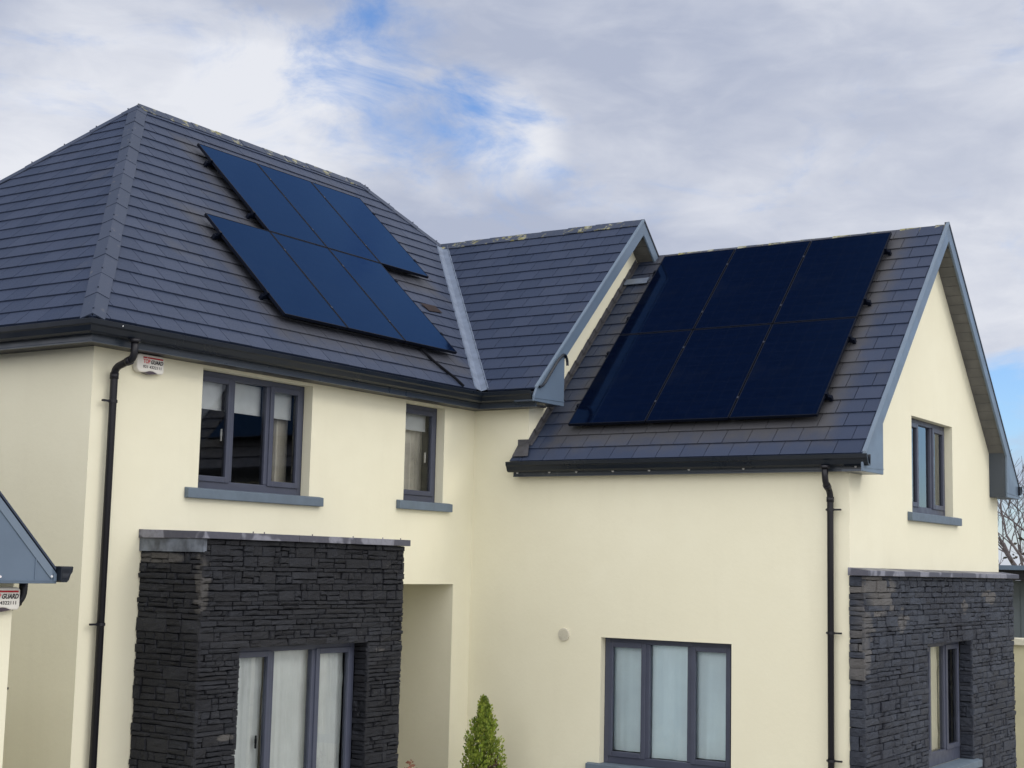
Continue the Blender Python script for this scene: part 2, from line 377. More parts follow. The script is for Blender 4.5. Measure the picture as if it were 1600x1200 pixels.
MAT = dict(
    render=m_render(),
    slate=m_slate("fibre_slate"),
    slate_main=m_slate("fibre_slate_main", dict(u=0, rects=[])),
    deck=m_simple("roof_underlay", (0.007, 0.008, 0.011), 0.9, 0.1),
    cap=m_cap("ridge_capping", 0), cap_moss=m_cap("ridge_capping_lichen", 2), cap_some=m_cap("ridge_capping_speckled", 1),
    stone=None, coping=m_coping(),
    gutter=m_simple("black_gutter", (0.007, 0.011, 0.018), 0.33, 0.40, 0.03, 1),
    fascia=m_simple("grey_fascia", (0.040, 0.052, 0.070), 0.34, 0.5, 0.05, 2),
    barge=m_simple("grey_bargeboard", (0.112, 0.155, 0.212), 0.38, 0.5, 0.05, 2.0),
    soffit=m_soffit(), trim=m_simple("verge_trim_grey", (0.145, 0.190, 0.245), 0.4, 0.5, 0.05, 2),
    pipe=m_simple("black_pipe", (0.010, 0.010, 0.014), 0.40, 0.35, 0.03, 1),
    frame=m_simple("window_frame_grey", (0.058, 0.066, 0.098), 0.42, 0.45, 0.05),
    sill=m_simple("grey_sill_paint", (0.118, 0.155, 0.195), 0.6, 0.35, 0.08, 5, bump=0.1),
    glass=m_glass("window_glass"),
    glass2=m_glass("reflective_glass", (0.8, 0.86, 0.94), 2.5),
    blind=m_simple("roller_blind", (0.66, 0.68, 0.66), 0.85, 0.2, 0.04),
    frost=m_simple("pale_blind", (0.82, 0.94, 0.97), 0.85, 0.2, 0.06, 1.3),
    curtain=m_simple("net_curtain", (0.70, 0.72, 0.69), 0.9, 0.1, 0.06, 3),
    cream=m_simple("cream_curtain", (0.72, 0.68, 0.54), 0.9, 0.1, 0.05, 3),
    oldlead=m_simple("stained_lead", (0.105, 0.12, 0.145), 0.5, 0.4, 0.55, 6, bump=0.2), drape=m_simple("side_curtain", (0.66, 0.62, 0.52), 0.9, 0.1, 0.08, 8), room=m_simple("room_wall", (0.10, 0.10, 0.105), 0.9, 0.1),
    lead=m_simple("lead_sheet", (0.15, 0.185, 0.25), 0.45, 0.5, 0.14, 7, bump=0.15),
    flash=m_simple("dull_flashing", (0.070, 0.070, 0.078), 0.55, 0.4, 0.2, 12, bump=0.15),
    pv=m_pv(), pvframe=m_simple("black_anodised", (0.003, 0.005, 0.012), 0.45, 0.12),
    steel=m_simple("steel", (0.035, 0.04, 0.055), 0.5, 0.3, metal=0.2),
    white=m_simple("alarm_plastic", (0.72, 0.70, 0.64), 0.4, 0.4, 0.04),
    red=m_simple("red_print", (0.42, 0.012, 0.02), 0.5, 0.3, 0.05), redl=m_simple("faded_red_print", (0.62, 0.09, 0.10), 0.5, 0.3, 0.15, 60),
    black=m_simple("black_print", (0.012, 0.008, 0.012), 0.5, 0.3), strobe=m_simple("dark_lens", (0.06, 0.045, 0.055), 0.2, 0.5),
    vent=m_simple("vent_plastic", (0.56, 0.53, 0.44), 0.5, 0.4, 0.05),
    screw=m_simple("screw_head", (0.68, 0.68, 0.68), 0.4, 0.4),
    door=m_simple("door_paint", (0.05, 0.055, 0.07), 0.4, 0.4),
    cladding=m_simple("metal_cladding", (0.13, 0.155, 0.165), 0.45, 0.5, 0.08, 2),
    wallcap=m_simple("wall_cap", (0.58, 0.56, 0.45), 0.85, 0.2),
    gardenwall=m_simple("garden_wall_render", (0.50, 0.475, 0.32), 0.9, 0.2, 0.08, 1.2),
    conifer=m_leaf("conifer_leaf", (0.06, 0.12, 0.02), (0.33, 0.44, 0.055), (0.46, 0.46, 0.09)),
    purple=m_leaf("purple_leaf", (0.055, 0.018, 0.022), (0.10, 0.030, 0.030), (0.09, 0.06, 0.03)),
    brown=m_leaf("dried_bloom", (0.20, 0.085, 0.055), (0.34, 0.16, 0.10), (0.40, 0.22, 0.15)),
    twig=m_simple("hazed_twig", (0.12, 0.105, 0.105), 0.9, 0.2, 0.2, 10), bark=m_simple("bark", (0.060, 0.048, 0.045), 0.9, 0.2, 0.3, 10),  # twig: bark colour lightened to paint distance haze on the branches
    ivy=m_leaf("ivy_leaf", (0.018, 0.022, 0.016), (0.05, 0.05, 0.035), (0.09, 0.06, 0.05)),
    ground=None,
)

# ------------------------------------------------------------------ ground (structure)
def m_ground():
    t = NT("paving_gravel")
    c = t.mix(t.ramp(t.noise(0.4, 5), 0.3, 0.7), (0.30, 0.29, 0.26), (0.38, 0.365, 0.33)); c = t.mix(t.ramp(t.noise(40, 6, 0.7), 0.4, 0.7, 0, 0.5), c, (0.24, 0.235, 0.22))
    t.set(c, 0.95, 0.15); t.bump(t.noise(90, 5), 0.5, 0.01); return t.m
MAT['ground'] = m_ground()
g = MB(); g.face([(-900, -900, 0), (900, -900, 0), (900, 900, 0), (-900, 900, 0)])
go = g.build("ground", MAT['ground']); go['kind'] = 'structure'

# ------------------------------------------------------------------ HOUSE
house = empty("house", "cream rendered L-shaped house with dark slate roofs, stone cladding and solar panels", "house")

def wall_panel(mb, o, u, v, outline, holes, reveal=None, rdir=None):
    """planar wall: outline convex polygon in (u, v); rectangular holes (u0,u1,v0,v1) with reveals of depth reveal along rdir"""
    o, u, v = Vector(o), Vector(u), Vector(v)
    us = sorted({p[0] for p in outline} | {h[0] for h in holes} | {h[1] for h in holes}); vs = sorted({p[1] for p in outline} | {h[2] for h in holes} | {h[3] for h in holes})
    for a, b in zip(us, us[1:]):
        for c, d in zip(vs, vs[1:]):
            m = ((a+b)/2, (c+d)/2)
            if any(h[0] < m[0] < h[1] and h[2] < m[1] < h[3] for h in holes): continue
            P = clip_to([(a, c), (b, c), (b, d), (a, d)], outline)
            if P and area(P) > 1e-5: mb.face([o + u*p[0] + v*p[1] for p in P])
    for h in holes:
        r = Vector(rdir) * (h[4] if len(h) > 4 else reveal)
        q = [o+u*h[0]+v*h[2], o+u*h[1]+v*h[2], o+u*h[1]+v*h[3], o+u*h[0]+v*h[3]]
        for i in range(4): mb.face([q[i], q[(i+1) % 4], q[(i+1) % 4]+r, q[i]+r])

PORCH = (3.45, 5.64, -0.02, 2.985)
WIN1 = (1.365, 2.985, 3.90, 5.075); WIN2 = (4.615, 5.38, 3.94, 5.08)
WINF2 = (-3.485, -1.85, 1.02, 2.43)         # y range on x = W
WIN3 = (8.0, 9.545, 3.94, 5.07); WIN3L = (7.975, 9.67, 1.0, 2.44)
w_ = MB()
wall_panel(w_, (0,0,0), (1,0,0), (0,0,1), [(0,-0.03),(W,-0.03),(W,5.14),(0,5.14)], [WIN1+(0.12,), WIN2+(0.12,), PORCH+(1.7,)], .1, (0,1,0))
wall_panel(w_, (W,0,0), (0,1,0), (0,0,1), [(-YCW,0),(0,0),(0,5.14),(-YCW,5.14)], [], .1, (1,0,0))
wall_panel(w_, (W,0,0), (0,1,0), (0,0,1), [(-LW,0),(-YCW,0),(-YCW,4.42),(-LW,4.42)], [WINF2], 0.10, (1,0,0))
wall_panel(w_, (0,-YCW,0), (1,0,0), (0,0,1), [(W,4.3),(X1,4.3),(X1,ZE+E*TP-.06),(XC,ZCR-.06),(W,ZE+E*TP-.06)], [], .1, (0,1,0))
wall_panel(w_, (0,-LW,0), (1,0,0), (0,0,1), [(W,0),(XR,0),(XR,ZW+E2*TP2-.07),(XM,ZWR-.07),(W,ZW+E2*TP2-.07)], [WIN3+(0.10,), WIN3L+(0.10,)], .1, (0,1,0))
D_ = 2*H1 - 2*E
wall_panel(w_, (0,0,0), (0,1,0), (0,0,1), [(0,0),(D_,0),(D_,5.14),(0,5.14)], [], .1, (1,0,0))
wall_panel(w_, (0,D_,0), (1,0,0), (0,0,1), [(0,0),(X1,0),(X1,5.14),(0,5.14)], [], .1, (0,1,0))
wall_panel(w_, (X1,0,0), (0,1,0), (0,0,1), [(-YCW,0),(D_,0),(D_,5.14),(-YCW,5.14)], [], .1, (-1,0,0))
wall_panel(w_, (XR,0,0), (0,1,0), (0,0,1), [(-LW,0),(-YCW,0),(-YCW,4.42),(-LW,4.42)], [], .1, (-1,0,0))
w_.face([(X1,-YCW,0),(XR,-YCW,0),(XR,-YCW,4.6),(X1,-YCW,4.6)])
# back of the porch
w_.face([(PORCH[0],1.7,0),(PORCH[1],1.7,0),(PORCH[1],1.7,2.985),(PORCH[0],1.7,2.985)])
wall = w_.build("wall", MAT['render'], house, fix=True)
# front door at the back of the porch
dm = MB(); dm.box((4.05, 1.66, 0.02), (5.05, 1.69, 2.12)); door = dm.build("front_door", MAT['door'], house); bevel(door, 0.01)
hm = MB(); hm.tube([(4.95, 1.60, 1.0), (4.95, 1.60, 1.25)], 0.012); hm.box((4.935, 1.60, 1.0), (4.965, 1.66, 1.02)); hm.box((4.935, 1.60, 1.23), (4.965, 1.66, 1.25)); hm.build("handle", MAT['steel'], door)

# ---- roof slopes made of real lapped slates
rng = random.Random(11)
def slates(mb, o, u, s, n, conv, t0, expo=0.222, wid=0.30, off=0.0):
    """o: eave origin; u along the eave, s up the slope, n normal; conv: convex outline in (u, s)"""
    o, u, s, n = map(Vector, (o, u, s, n))
    smax = max(p[1] for p in conv); umin = min(p[0] for p in conv)-1; umax = max(p[0] for p in conv)+1
    k = 0; s0 = t0
    while s0 < smax:
        s1 = s0 + expo
        x = umin + (0.5*wid if k % 2 else 0) + off
        while x < umax:
            g_ = 0.0024 + rng.random()*0.0016
            P = clip_to([(x+g_, s0 + rng.uniform(-.0015, .0015)), (x+wid-g_, s0 + rng.uniform(-.0015, .0015)), (x+wid-g_, s1+.02), (x+g_, s1+.02)], conv)
            if P and area(P) > 2e-4:
                lift = 0.0145 + rng.uniform(-.001, .002); col = (rng.random(), rng.random(), rng.random())
                def H(p): return lift*(1-(p[1]-s0)/(expo))*1.0 + 0.004 if p[1] < s1 else 0.003
                top = [o+u*p[0]+s*p[1]+n*H(p) for p in P]; bot = [o+u*p[0]+s*p[1]-n*0.006 for p in P]
                mb.face(top, col)
                for i in range(len(P)):
                    j = (i+1) % len(P); mb.face([bot[i], bot[j], top[j], top[i]], col)
            x += wid
        s0 = s1; k += 1

def slope_frame(o, u, up):
    u = Vector(u).normalized(); up = Vector(up).normalized(); n = u.cross(up)
    if n.z < 0: n = -n
    return Vector(o), u, up, n
c45 = 1/math.sqrt(1+TP*TP); s45 = TP*c45; cw = 1/math.sqrt(1+TP2*TP2); sw = TP2*cw
def to_uv(fr, P):
    o, u, s, n = fr; d = Vector(P)-o; return (d.dot(u), d.dot(s))
deck = MB()
def slope(name, pts, o, u, up, mat, conv=None, off=0.0, t0=0.0, cut=None):
    fr = slope_frame(o, u, up); C2 = [to_uv(fr, p) for p in pts]
    if conv: C2 = conv(fr, C2)
    mb = MB(); slates(mb, *fr, C2, t0, off=off)
    d2 = [fr[0]+fr[1]*a+fr[2]*b-fr[3]*0.004 for a, b in [to_uv(fr, p) for p in pts]]
    deck.face(d2)
    under = [p - fr[3]*0.05 for p in d2]; deck.face(under[::-1])
    return mb, fr
E0 = (-E, -E, ZE); A = (-E+H1, -E+H1, ZR); R2 = (X1+E-H1, -E+H1, ZR); V = (W-E, -E, ZE); Mp = (XC, -E+HC, ZCR)
CA = (XC, -YC, ZCR); CE = (W-E, -YC, ZE); BL = (-E, -E+2*H1, ZE); BR = (X1+E, -E+2*H1, ZE); FR = (X1+E, -E, ZE); CER = (X1+E, -YC, ZE)
VAL = 0.085
def shrink_valley(i0, i1, d):
    """pull edge i0-i1 of the outline inwards by d (slates stop at the lead)"""
    def f(fr, C2):
        p, q = C2[i0], C2[i1]; cx = sum(c[0] for c in C2)/len(C2); cy = sum(c[1] for c in C2)/len(C2)
        dx, dy = q[0]-p[0], q[1]-p[1]; l = math.hypot(dx, dy); a, b = -dy/l, dx/l; c = -(a*p[0]+b*p[1])
        if a*cx+b*cy+c < 0: a, b, c = -a, -b, -c
        return clip(C2, a, b, c-d)
    return f
ROOF_MAIN = []
mb, fr_main = slope('front', [E0, V, Mp, R2, A], E0, (1,0,0), (0, c45, s45), None, shrink_valley(1, 2, VAL))
ROOF_MAIN.append(mb)
for args in [([E0, A, BL], E0, (0,1,0), (c45, 0, s45), None), ([V, Mp, CA, CE], CE, (0,1,0), (c45, 0, s45), shrink_valley(0, 1, VAL)),
             ([A, R2, BR, BL], BL, (1,0,0), (0,-c45, s45), None), ([R2, Mp, FR, BR], BR, (0,-1,0), (-c45,0,s45), None), ([CA, Mp, FR, CER], CER, (0,1,0), (-c45,0,s45), None)]:
    mb, _ = slope('x', args[0], args[1], args[2], args[3], None, args[4], off=rng.random()*.3); ROOF_MAIN.append(mb)
WE0 = (W-E2, YV, ZW); WA = (XM, YV, ZWR)
xj = W   # where the wing slope meets the gable wall
yb = -0.655
# wing left slope: below the wall line it runs back past the gable wall corner
zj = ZW+(W-E2)*0
p_low = [WE0, (W-E2, yb, ZW), (W-.012, yb, ZW+(E2-.012)*TP2), (W-.012, YV, ZW+(E2-.012)*TP2)]
p_up = [(W-.012, YV, ZW+(E2-.012)*TP2), (W-.012, -YCW, ZW+(E2-.012)*TP2), (XM, -YCW, ZWR), WA]
ROOF_W = []
mb, fr_wing = slope('wl', [WE0, (W-E2, -YCW, ZW), (XM, -YCW, ZWR), WA], WE0, (0,1,0), (cw,0,sw), None, off=.12); ROOF_W.append(mb)
mb, _ = slope('wl2', [(W-E2, -YCW+.0, ZW), (W-E2, yb, ZW), (W-.012, yb, ZW+(E2-.012)*TP2), (W-.012, -YCW, ZW+(E2-.012)*TP2)], WE0, (0,1,0), (cw,0,sw), None, off=.12); ROOF_W.append(mb)
mb, _ = slope('wr', [(XR+E2, YV, ZW), (XR+E2, -YCW, ZW), (XM, -YCW, ZWR), WA], (XR+E2, YV, ZW), (0,1,0), (-cw,0,sw), None); ROOF_W.append(mb)
def merge(L):
    m = MB()
    for q in L:
        b = len(m.v); m.v += q.v; m.f += [tuple(i+b for i in f) for f in q.f]; m.c += q.c
    return m

# panels placed on the slopes (also used for the dust bands)
PW, PL = 1.0415, 1.762
PX0, PT = 2.546, 0.573; WY0, WT = -LW+0.3955, 0.5181
WPW, WPL = 1.0511, 1.7412
def zs(t): return ZE + t*s45
def zw(t): return ZW + t*sw
MAT['slate_main'] = m_slate("fibre_slate_main", dict(u=0, rects=[(PX0, PX0+3*PW, zs(PT), zs(PT+PL), 0.55), (PX0+PW, PX0+4*PW, zs(PT+PL), zs(PT+2*PL), 0.55)]))
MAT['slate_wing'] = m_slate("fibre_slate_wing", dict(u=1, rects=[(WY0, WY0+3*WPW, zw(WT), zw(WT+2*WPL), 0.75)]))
roof_deck = deck.build("roof", MAT['deck'], house)
def slopes(L, mat):
    for q in L: q.build("slate_slope", mat, roof_deck)
slopes(ROOF_MAIN[:1], MAT['slate_main']); slopes(ROOF_MAIN[1:], MAT['slate'])
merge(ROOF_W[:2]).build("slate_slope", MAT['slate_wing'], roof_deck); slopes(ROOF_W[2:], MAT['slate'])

# ---- angled ridge and hip cappings, laid in lapped lengths
def capping(name, a, b, na, nb, mat, seg=0.44, half=0.128, start=0.0, low=0.0):
    """from a (low) to b; na, nb: downslope directions of the two sides"""
    a, b = Vector(a), Vector(b); t = (b-a).normalized(); Lc = (b-a).length
    na = (Vector(na)-t*Vector(na).dot(t)).normalized(); nb = (Vector(nb)-t*Vector(nb).dot(t)).normalized()
    up = -(na+nb).normalized(); m = MB(); d = start; k = 0
    while d < Lc-.02:
        e_ = min(d+seg+.05, Lc+.0); col = (rng.random(), rng.random(), rng.random()); j = rng.uniform(-.004, .004)
        P0, P1 = a+t*d, a+t*e_; h0, h1 = (0.031+j*.6, 0.024+j*.6) if name == 'hip_capping' else (0.038+j*.5-low, 0.030+j*.5-low); hw = half + rng.uniform(-.006, .006); th = .012
        for sd_ in (na, nb):
            q = [P0+up*h0, P0+up*h0+sd_*hw, P1+up*h1+sd_*hw, P1+up*h1]; nn = (q[1]-q[0]).cross(q[3]-q[0]).normalized()
            if nn.dot(up) < 0: nn = -nn
            m.prism([p-nn*th for p in q], nn*th, col)
        if k % 1 == 0 and name == "hip_capping":
            c0 = P0+up*(h0+.004)+t*.1+na*.07*0; m.tube([c0-up*.01, c0+up*.006], .009, 6, col=(0, 0, 0))
        d += seg; k += 1
    return m.build(name, mat, roof_deck)
dF, dL, dB, dR = Vector((0,-c45,-s45)), Vector((-c45,0,-s45)), Vector((0,c45,-s45)), Vector((c45,0,-s45))
lo = Vector(E0)+(Vector(A)-Vector(E0)).normalized()*0.02
capping("hip_capping", lo, A, dF, dL, MAT['cap'])
capping("hip_capping", BL, A, dB, dL, MAT['cap'])
hipR = (Vector(R2)-Vector(FR)).normalized()
capping("hip_capping", Mp, R2, dF, dR, MAT['cap'], half=.145)
capping("hip_capping", BR, R2, dB, dR, MAT['cap'])
capping("ridge_capping", A, R2, dF, dB, MAT['cap_some'], half=.145)
capping("ridge_capping", Mp, (XC, -YC-.01, ZCR), dL, dR, MAT['cap_some'], half=.145)
capping("ridge_capping", (XM, -YCW+.3, ZWR), (XM, YV-.015, ZWR), Vector((-cw,0,-sw)), Vector((cw,0,-sw)), MAT['cap_moss'], half=.13, low=.028)

# ---- lead valley
lv = MB(); a, b = Vector(V), Vector(Mp); t = (b-a).normalized()
sF = (Vector((-1,0,0))-t*(-t.x)).normalized(); sC = (Vector((0,-1,0))-t*(-t.y)).normalized()
a2 = a - t*0.04; b2 = b - t*0.10
for sd_, nn in ((sF, Vector((0,-s45,c45))), (sC, Vector((-s45,0,c45)))):
    prevs = None
    for off_, h in ((0.0, .012), (.014, .024), (.088, .016), (.098, .028), (.106, .012)):
        cur = (a2+sd_*off_+nn*h, b2+sd_*off_+nn*h)
        if prevs: lv.face([prevs[0], cur[0], cur[1], prevs[1]])
        prevs = cur
lv.build("valley_lead", MAT['lead'], roof_deck)

# ---- lead soakers and apron where the wing slope meets the gable wall
fl = MB(); o, u, s, n = fr_wing
def onw(y, sl, h=0.0): return o + u*(y-YV) + s*sl + n*h
k = 0; sl = E2/cw + .02
while sl < 4.0:
    s2 = sl+.24
    fl.face([onw(-YCW-.004, sl, .026), onw(-YCW-.055, sl, .026), onw(-YCW-.055, s2, .018), onw(-YCW-.004, s2, .018)])
    fl.face([onw(-YCW-.004, sl, .026), onw(-YCW-.004, sl, .075), onw(-YCW-.004, s2, .085), onw(-YCW-.004, s2, .018)])
    sl += .222; k += 1
# apron wrapped round the wall corner on the long wall
fl.box((W-.010, -YCW, 4.62), (W-.004, yb, 4.735)); fl.prism([(W-.012, -YCW-.02, 4.70), (W-.012, yb, 4.66), (W-.16, yb-.02, 4.52), (W-.16, -YCW-.1, 4.52)], (0, 0, .006))
fl.build("step_flashing", MAT['flash'], roof_deck)
# lichen covered saddle at the top against the right verge
sd2 = MB(); sd2.prism([onw(-YCW-.01, 3.52, .03), onw(-YCW-.36, 3.52, .03), onw(-YCW-.36, 3.64, .03), onw(-YCW-.01, 3.64, .03)], n*.012)
sd2.build("saddle_flashing", MAT['lead'], roof_deck)

# ---- bargeboards, box ends, soffits
def verge(name_y, xw0, xa, ze, za, ex, zt, zbot, xin, overhang, tpv, wall_y, xr_sign):
    pass
def gable_trim(y, wall_y, x_eave, x_apex, z_eave, z_apex, x_right, zbox, box_in, wv=0.235, top=0.03):
    """bargeboard pair with box ends in plane y; returns nothing"""
    m = MB(); tpv = (z_apex-z_eave)/(x_apex-x_eave)
    def zt(x): return z_eave + (x-x_eave)*tpv if x <= x_apex else z_apex-(x-x_apex)*tpv
    th = 0.028
    out = []
    for sgn in (0, 1):
        X = (lambda x: x) if sgn == 0 else (lambda x: 2*x_apex-x)
        xb = x_eave + box_in
        P = [(x_eave+.0, z_eave-.0+.006), (x_apex, z_apex+.006), (x_apex, z_apex-wv), (xb, zt(xb)-wv), (xb, zbox+.0), (x_eave-.055, zbox), (x_eave-.055, z_eave-.09)]
        m2 = MB(); m2.prism([(X(p[0]), y, p[1]) for p in P], (0, -th, 0)); ob = m2.build("bargeboard", MAT['barge'], house); bevel(ob, .005, 1)
        # joint cover strip, bottom lip
        j = MB(); j.obox((X(x_eave-.05), y-th-.006, zbox+.035), (X(xb)-X(x_eave-.05), 0, 0.02), (0, .006, 0), (0, 0, .008)); j.build("joint_strip", MAT['barge'], ob)
        # slate verge edge above the board
        e_ = MB()
        if sgn:
            e_.prism([(X(x_eave-.03), y-.035, z_eave-.03-.004), (X(x_apex), y-.035, z_apex-.004), (X(x_apex), y-.035, z_apex+.034), (X(x_eave-.03), y-.035, z_eave-.03+.034)], (0, .06, 0))
            e_.build("verge_edge", MAT['pipe'], ob)
        else:
            e_.prism([(x_eave+.0, y-th-.008, z_eave+.004), (x_apex, y-th-.008, z_apex+.004), (x_apex, y-th-.008, z_apex+.030), (x_eave+.0, y-th-.008, z_eave+.030)], (0, th+.012, 0))
            e_.build("verge_edge", MAT['trim'], ob)
        # sloping soffit behind the board, with board joints
        sf = MB(); nb = 24
        for i in range(nb):
            xa_ = xb + (x_apex-xb)*i/nb + .004; xc_ = xb + (x_apex-xb)*(i+1)/nb - .004
            q = [(X(xa_), zt(xa_)-wv+.045), (X(xc_), zt(xc_)-wv+.045)]
            sf.face([(q[0][0], y, q[0][1]), (q[1][0], y, q[1][1]), (q[1][0], wall_y, q[1][1]), (q[0][0], wall_y, q[0][1])])
            sf.face([(q[1][0], y, q[1][1]), (q[1][0], y, q[1][1]+.012), (q[1][0], wall_y, q[1][1]+.012), (q[1][0], wall_y, q[1][1])])
        sf.face([(X(xb), y, zt(xb)-wv+.06), (X(x_apex), y, z_apex-wv+.06), (X(x_apex), wall_y, z_apex-wv+.06), (X(xb), wall_y, zt(xb)-wv+.06)])
        sf.build("verge_soffit", MAT['soffit'], house)
        # box end: inner cheek, underside
        bx = MB(); bx.obox((X(xb), wall_y, zbox+.004), (X(xb-.02)-X(xb), 0, 0), (0, y-wall_y, 0), (0, 0, zt(xb)-wv+.05-zbox))
        bx.obox((X(xb-.021), wall_y, zbox+.002), (X(x_eave-.05)-X(xb-.021), 0, 0), (0, y-wall_y, 0), (0, 0, .02))
        bx.build("box_end", MAT['fascia'], house)
    return
gable_trim(YV, -LW, W-E2, XM, ZW, ZWR, XR+E2, 4.268, 0.545, .205)
gable_trim(-YC, -YCW, W-E, XC, ZE, ZCR, X1+E, 5.155, 0.62, .185)

# ---- fascias, soffits, gutters (ogee section swept along the eaves)
GP = [(0, 0), (0, -.105), (.018, -.118), (.062, -.118), (.082, -.10), (.098, -.055), (.112, -.04), (.118, 0), (.108, .004), (.100, -.012), (.086, -.05), (.06, -.095), (.02, -.10), (.012, -.01), (.01, 0)]
def eave(path, out, z_fasc_bot, z_top, side, wall_off):
    f_ = MB(); o_ = out-.045
    f_.sweep([(o_-.02, z_fasc_bot), (o_, z_fasc_bot), (o_, z_fasc_bot+.012), (o_-.006, z_fasc_bot+.018), (o_-.006, z_fasc_bot+.055), (o_, z_fasc_bot+.06), (o_, z_top), (o_-.02, z_top)], path, side)
    f_.build("fascia", MAT['fascia'], house)
    s_ = MB(); s_.sweep([(wall_off, z_fasc_bot+.006), (o_-.02, z_fasc_bot+.006), (o_-.02, z_fasc_bot+.02), (wall_off, z_fasc_bot+.02)], path, side); s_.build("eave_soffit", MAT['pipe'], house)
def gutter(path, off, ztop, side):
    m = MB(); m.sweep([(off+a, ztop+b) for a, b in GP], path, side)
    gg = m.build("gutter", MAT['gutter'], house)
    return gg
# main eave: back of the left side -> left corner -> inner corner -> gable box
pm = [(0, D_), (0, 0), (W, 0), (W, -YC+.012)]
eave(pm, E, 5.10, 5.265, 1, -.0)
gm = gutter(pm, E-.035, 5.283, 1)
pw_ = [(W, yb-.02), (W, YV+.012)]
eave(pw_, E2, 4.277, 4.41, 1, -.0)
gw = gutter([(W, yb+.012), (W, YV-.075)], E2-.035, 4.447, 1)
pr = [(XR, YV+.012), (XR, -YCW)]
eave(pr, E2, 4.277, 4.41, 1, 0); gutter([(XR, YV-.06), (XR, -YCW)], E2-.035, 4.44, 1)
# screw heads on the wing fascia and gutter clips
for yy in (-.74, -1.19, -1.56, -2.05, -2.52, -3.02, -3.68, -4.95):
    q = MB(); q.tube([(W-E2+.046, yy, 4.325), (W-E2+.030, yy, 4.325)], .013, 8); q.build("screw", MAT['screw'], house)
for pt in ((-E+.26, -E-.108, 5.24),):
    q = MB(); q.tube([(pt[0]-.006, pt[1]-.006, pt[2]+.012), (pt[0]+.004, pt[1]+.004, pt[2]+.020)], .0045, 8); q.build("screw", MAT['screw'], house)

# ---- downpipes
def smooth_path(pts, r=.07, k=5):
    P = [Vector(p) for p in pts]; out = [P[0]]
    for i in range(1, len(P)-1):
        a = P[i]+(P[i-1]-P[i]).normalized()*r; b = P[i]+(P[i+1]-P[i]).normalized()*r
        for j in range(k+1):
            t_ = j/k; out.append(a*(1-t_)**2+P[i]*2*t_*(1-t_)+b*t_*t_)
    return out+[P[-1]]
def downpipe(name, pts, clips, nx, ny, parent):
    m = MB(); m.tube(smooth_path(pts), .034, 14)
    for i in (1, 2):
        p = Vector(pts[i]); d = (Vector(pts[i+1])-p).normalized(); m.tube([p+d*.045, p+d*.10], .040, 14)
    d = (Vector(pts[1])-Vector(pts[0])).normalized(); m.tube([Vector(pts[0]), Vector(pts[0])+d*.03], .05, 14)
    p_ = m.build(name, MAT['pipe'], parent, smooth=False)
    for poly in p_.data.polygons: poly.use_smooth = len(poly.vertices) == 4
    x, y = pts[3][0], pts[3][1]
    for z in clips:
        c = MB(); c.tube([(x, y, z-.014), (x, y, z+.014)], .041, 14)
        if nx: c.box((x-.006, y-.115, z-.009), (x+.02, y+.05, z+.009))
        else: c.box((x-.115, y-.006, z-.009), (x+.05, y+.02, z+.009))
        c.build("pipe_clip", MAT['pipe'], p_)
    return p_
downpipe("downpipe", [(0.175, -.335, 5.17), (0.175, -.335, 4.995), (0.19, -.07, 4.925), (0.19, -.07, 0.0)], (4.62, 2.62), False, True, house)
downpipe("downpipe", [(5.785, -4.645, 4.335), (5.785, -4.645, 4.165), (5.93, -4.645, 4.06), (5.93, -4.645, 0.0)], (3.88, 2.60, 1.3), True, False, house)

# ---- a slipped slate showing the brown batten under it
_o, _u, _s, _n = fr_main
q = MB(); q.prism([_o+_u*(a+E)+_s*b+_n*.024 for a, b in SLIP], _n*.004); q.build("slipped_slate", m_simple("brown_felt", (0.030, 0.022, 0.022), 0.8, 0.2), roof_deck)
# ---- sundry cables on the roof
cb = MB()
pts = [onw(0, 0)]*0
o2, u2, s2_, n2 = fr_main
def onm(x, sl, h=0.0): return o2 + u2*(x+E) + s2_*sl + n2*h
cb.tube([onm(5.02, .62, .045), onm(5.10, .40, .035), onm(5.28, .12, .035), onm(5.33, .0, .03)], .016, 6)
cb.build("roof_cable", MAT['deck'], house)
cb = MB(); yv = -YC-.045
cb.tube(smooth_path([(5.755, yv, 5.33), (5.84, yv, 5.36), (6.16, yv, 5.70), (6.30, yv, 5.80), (6.37, yv, 5.74), (6.375, yv, 5.66)], .05), .017, 8)
cb.build("verge_trim", MAT['gutter'], house)

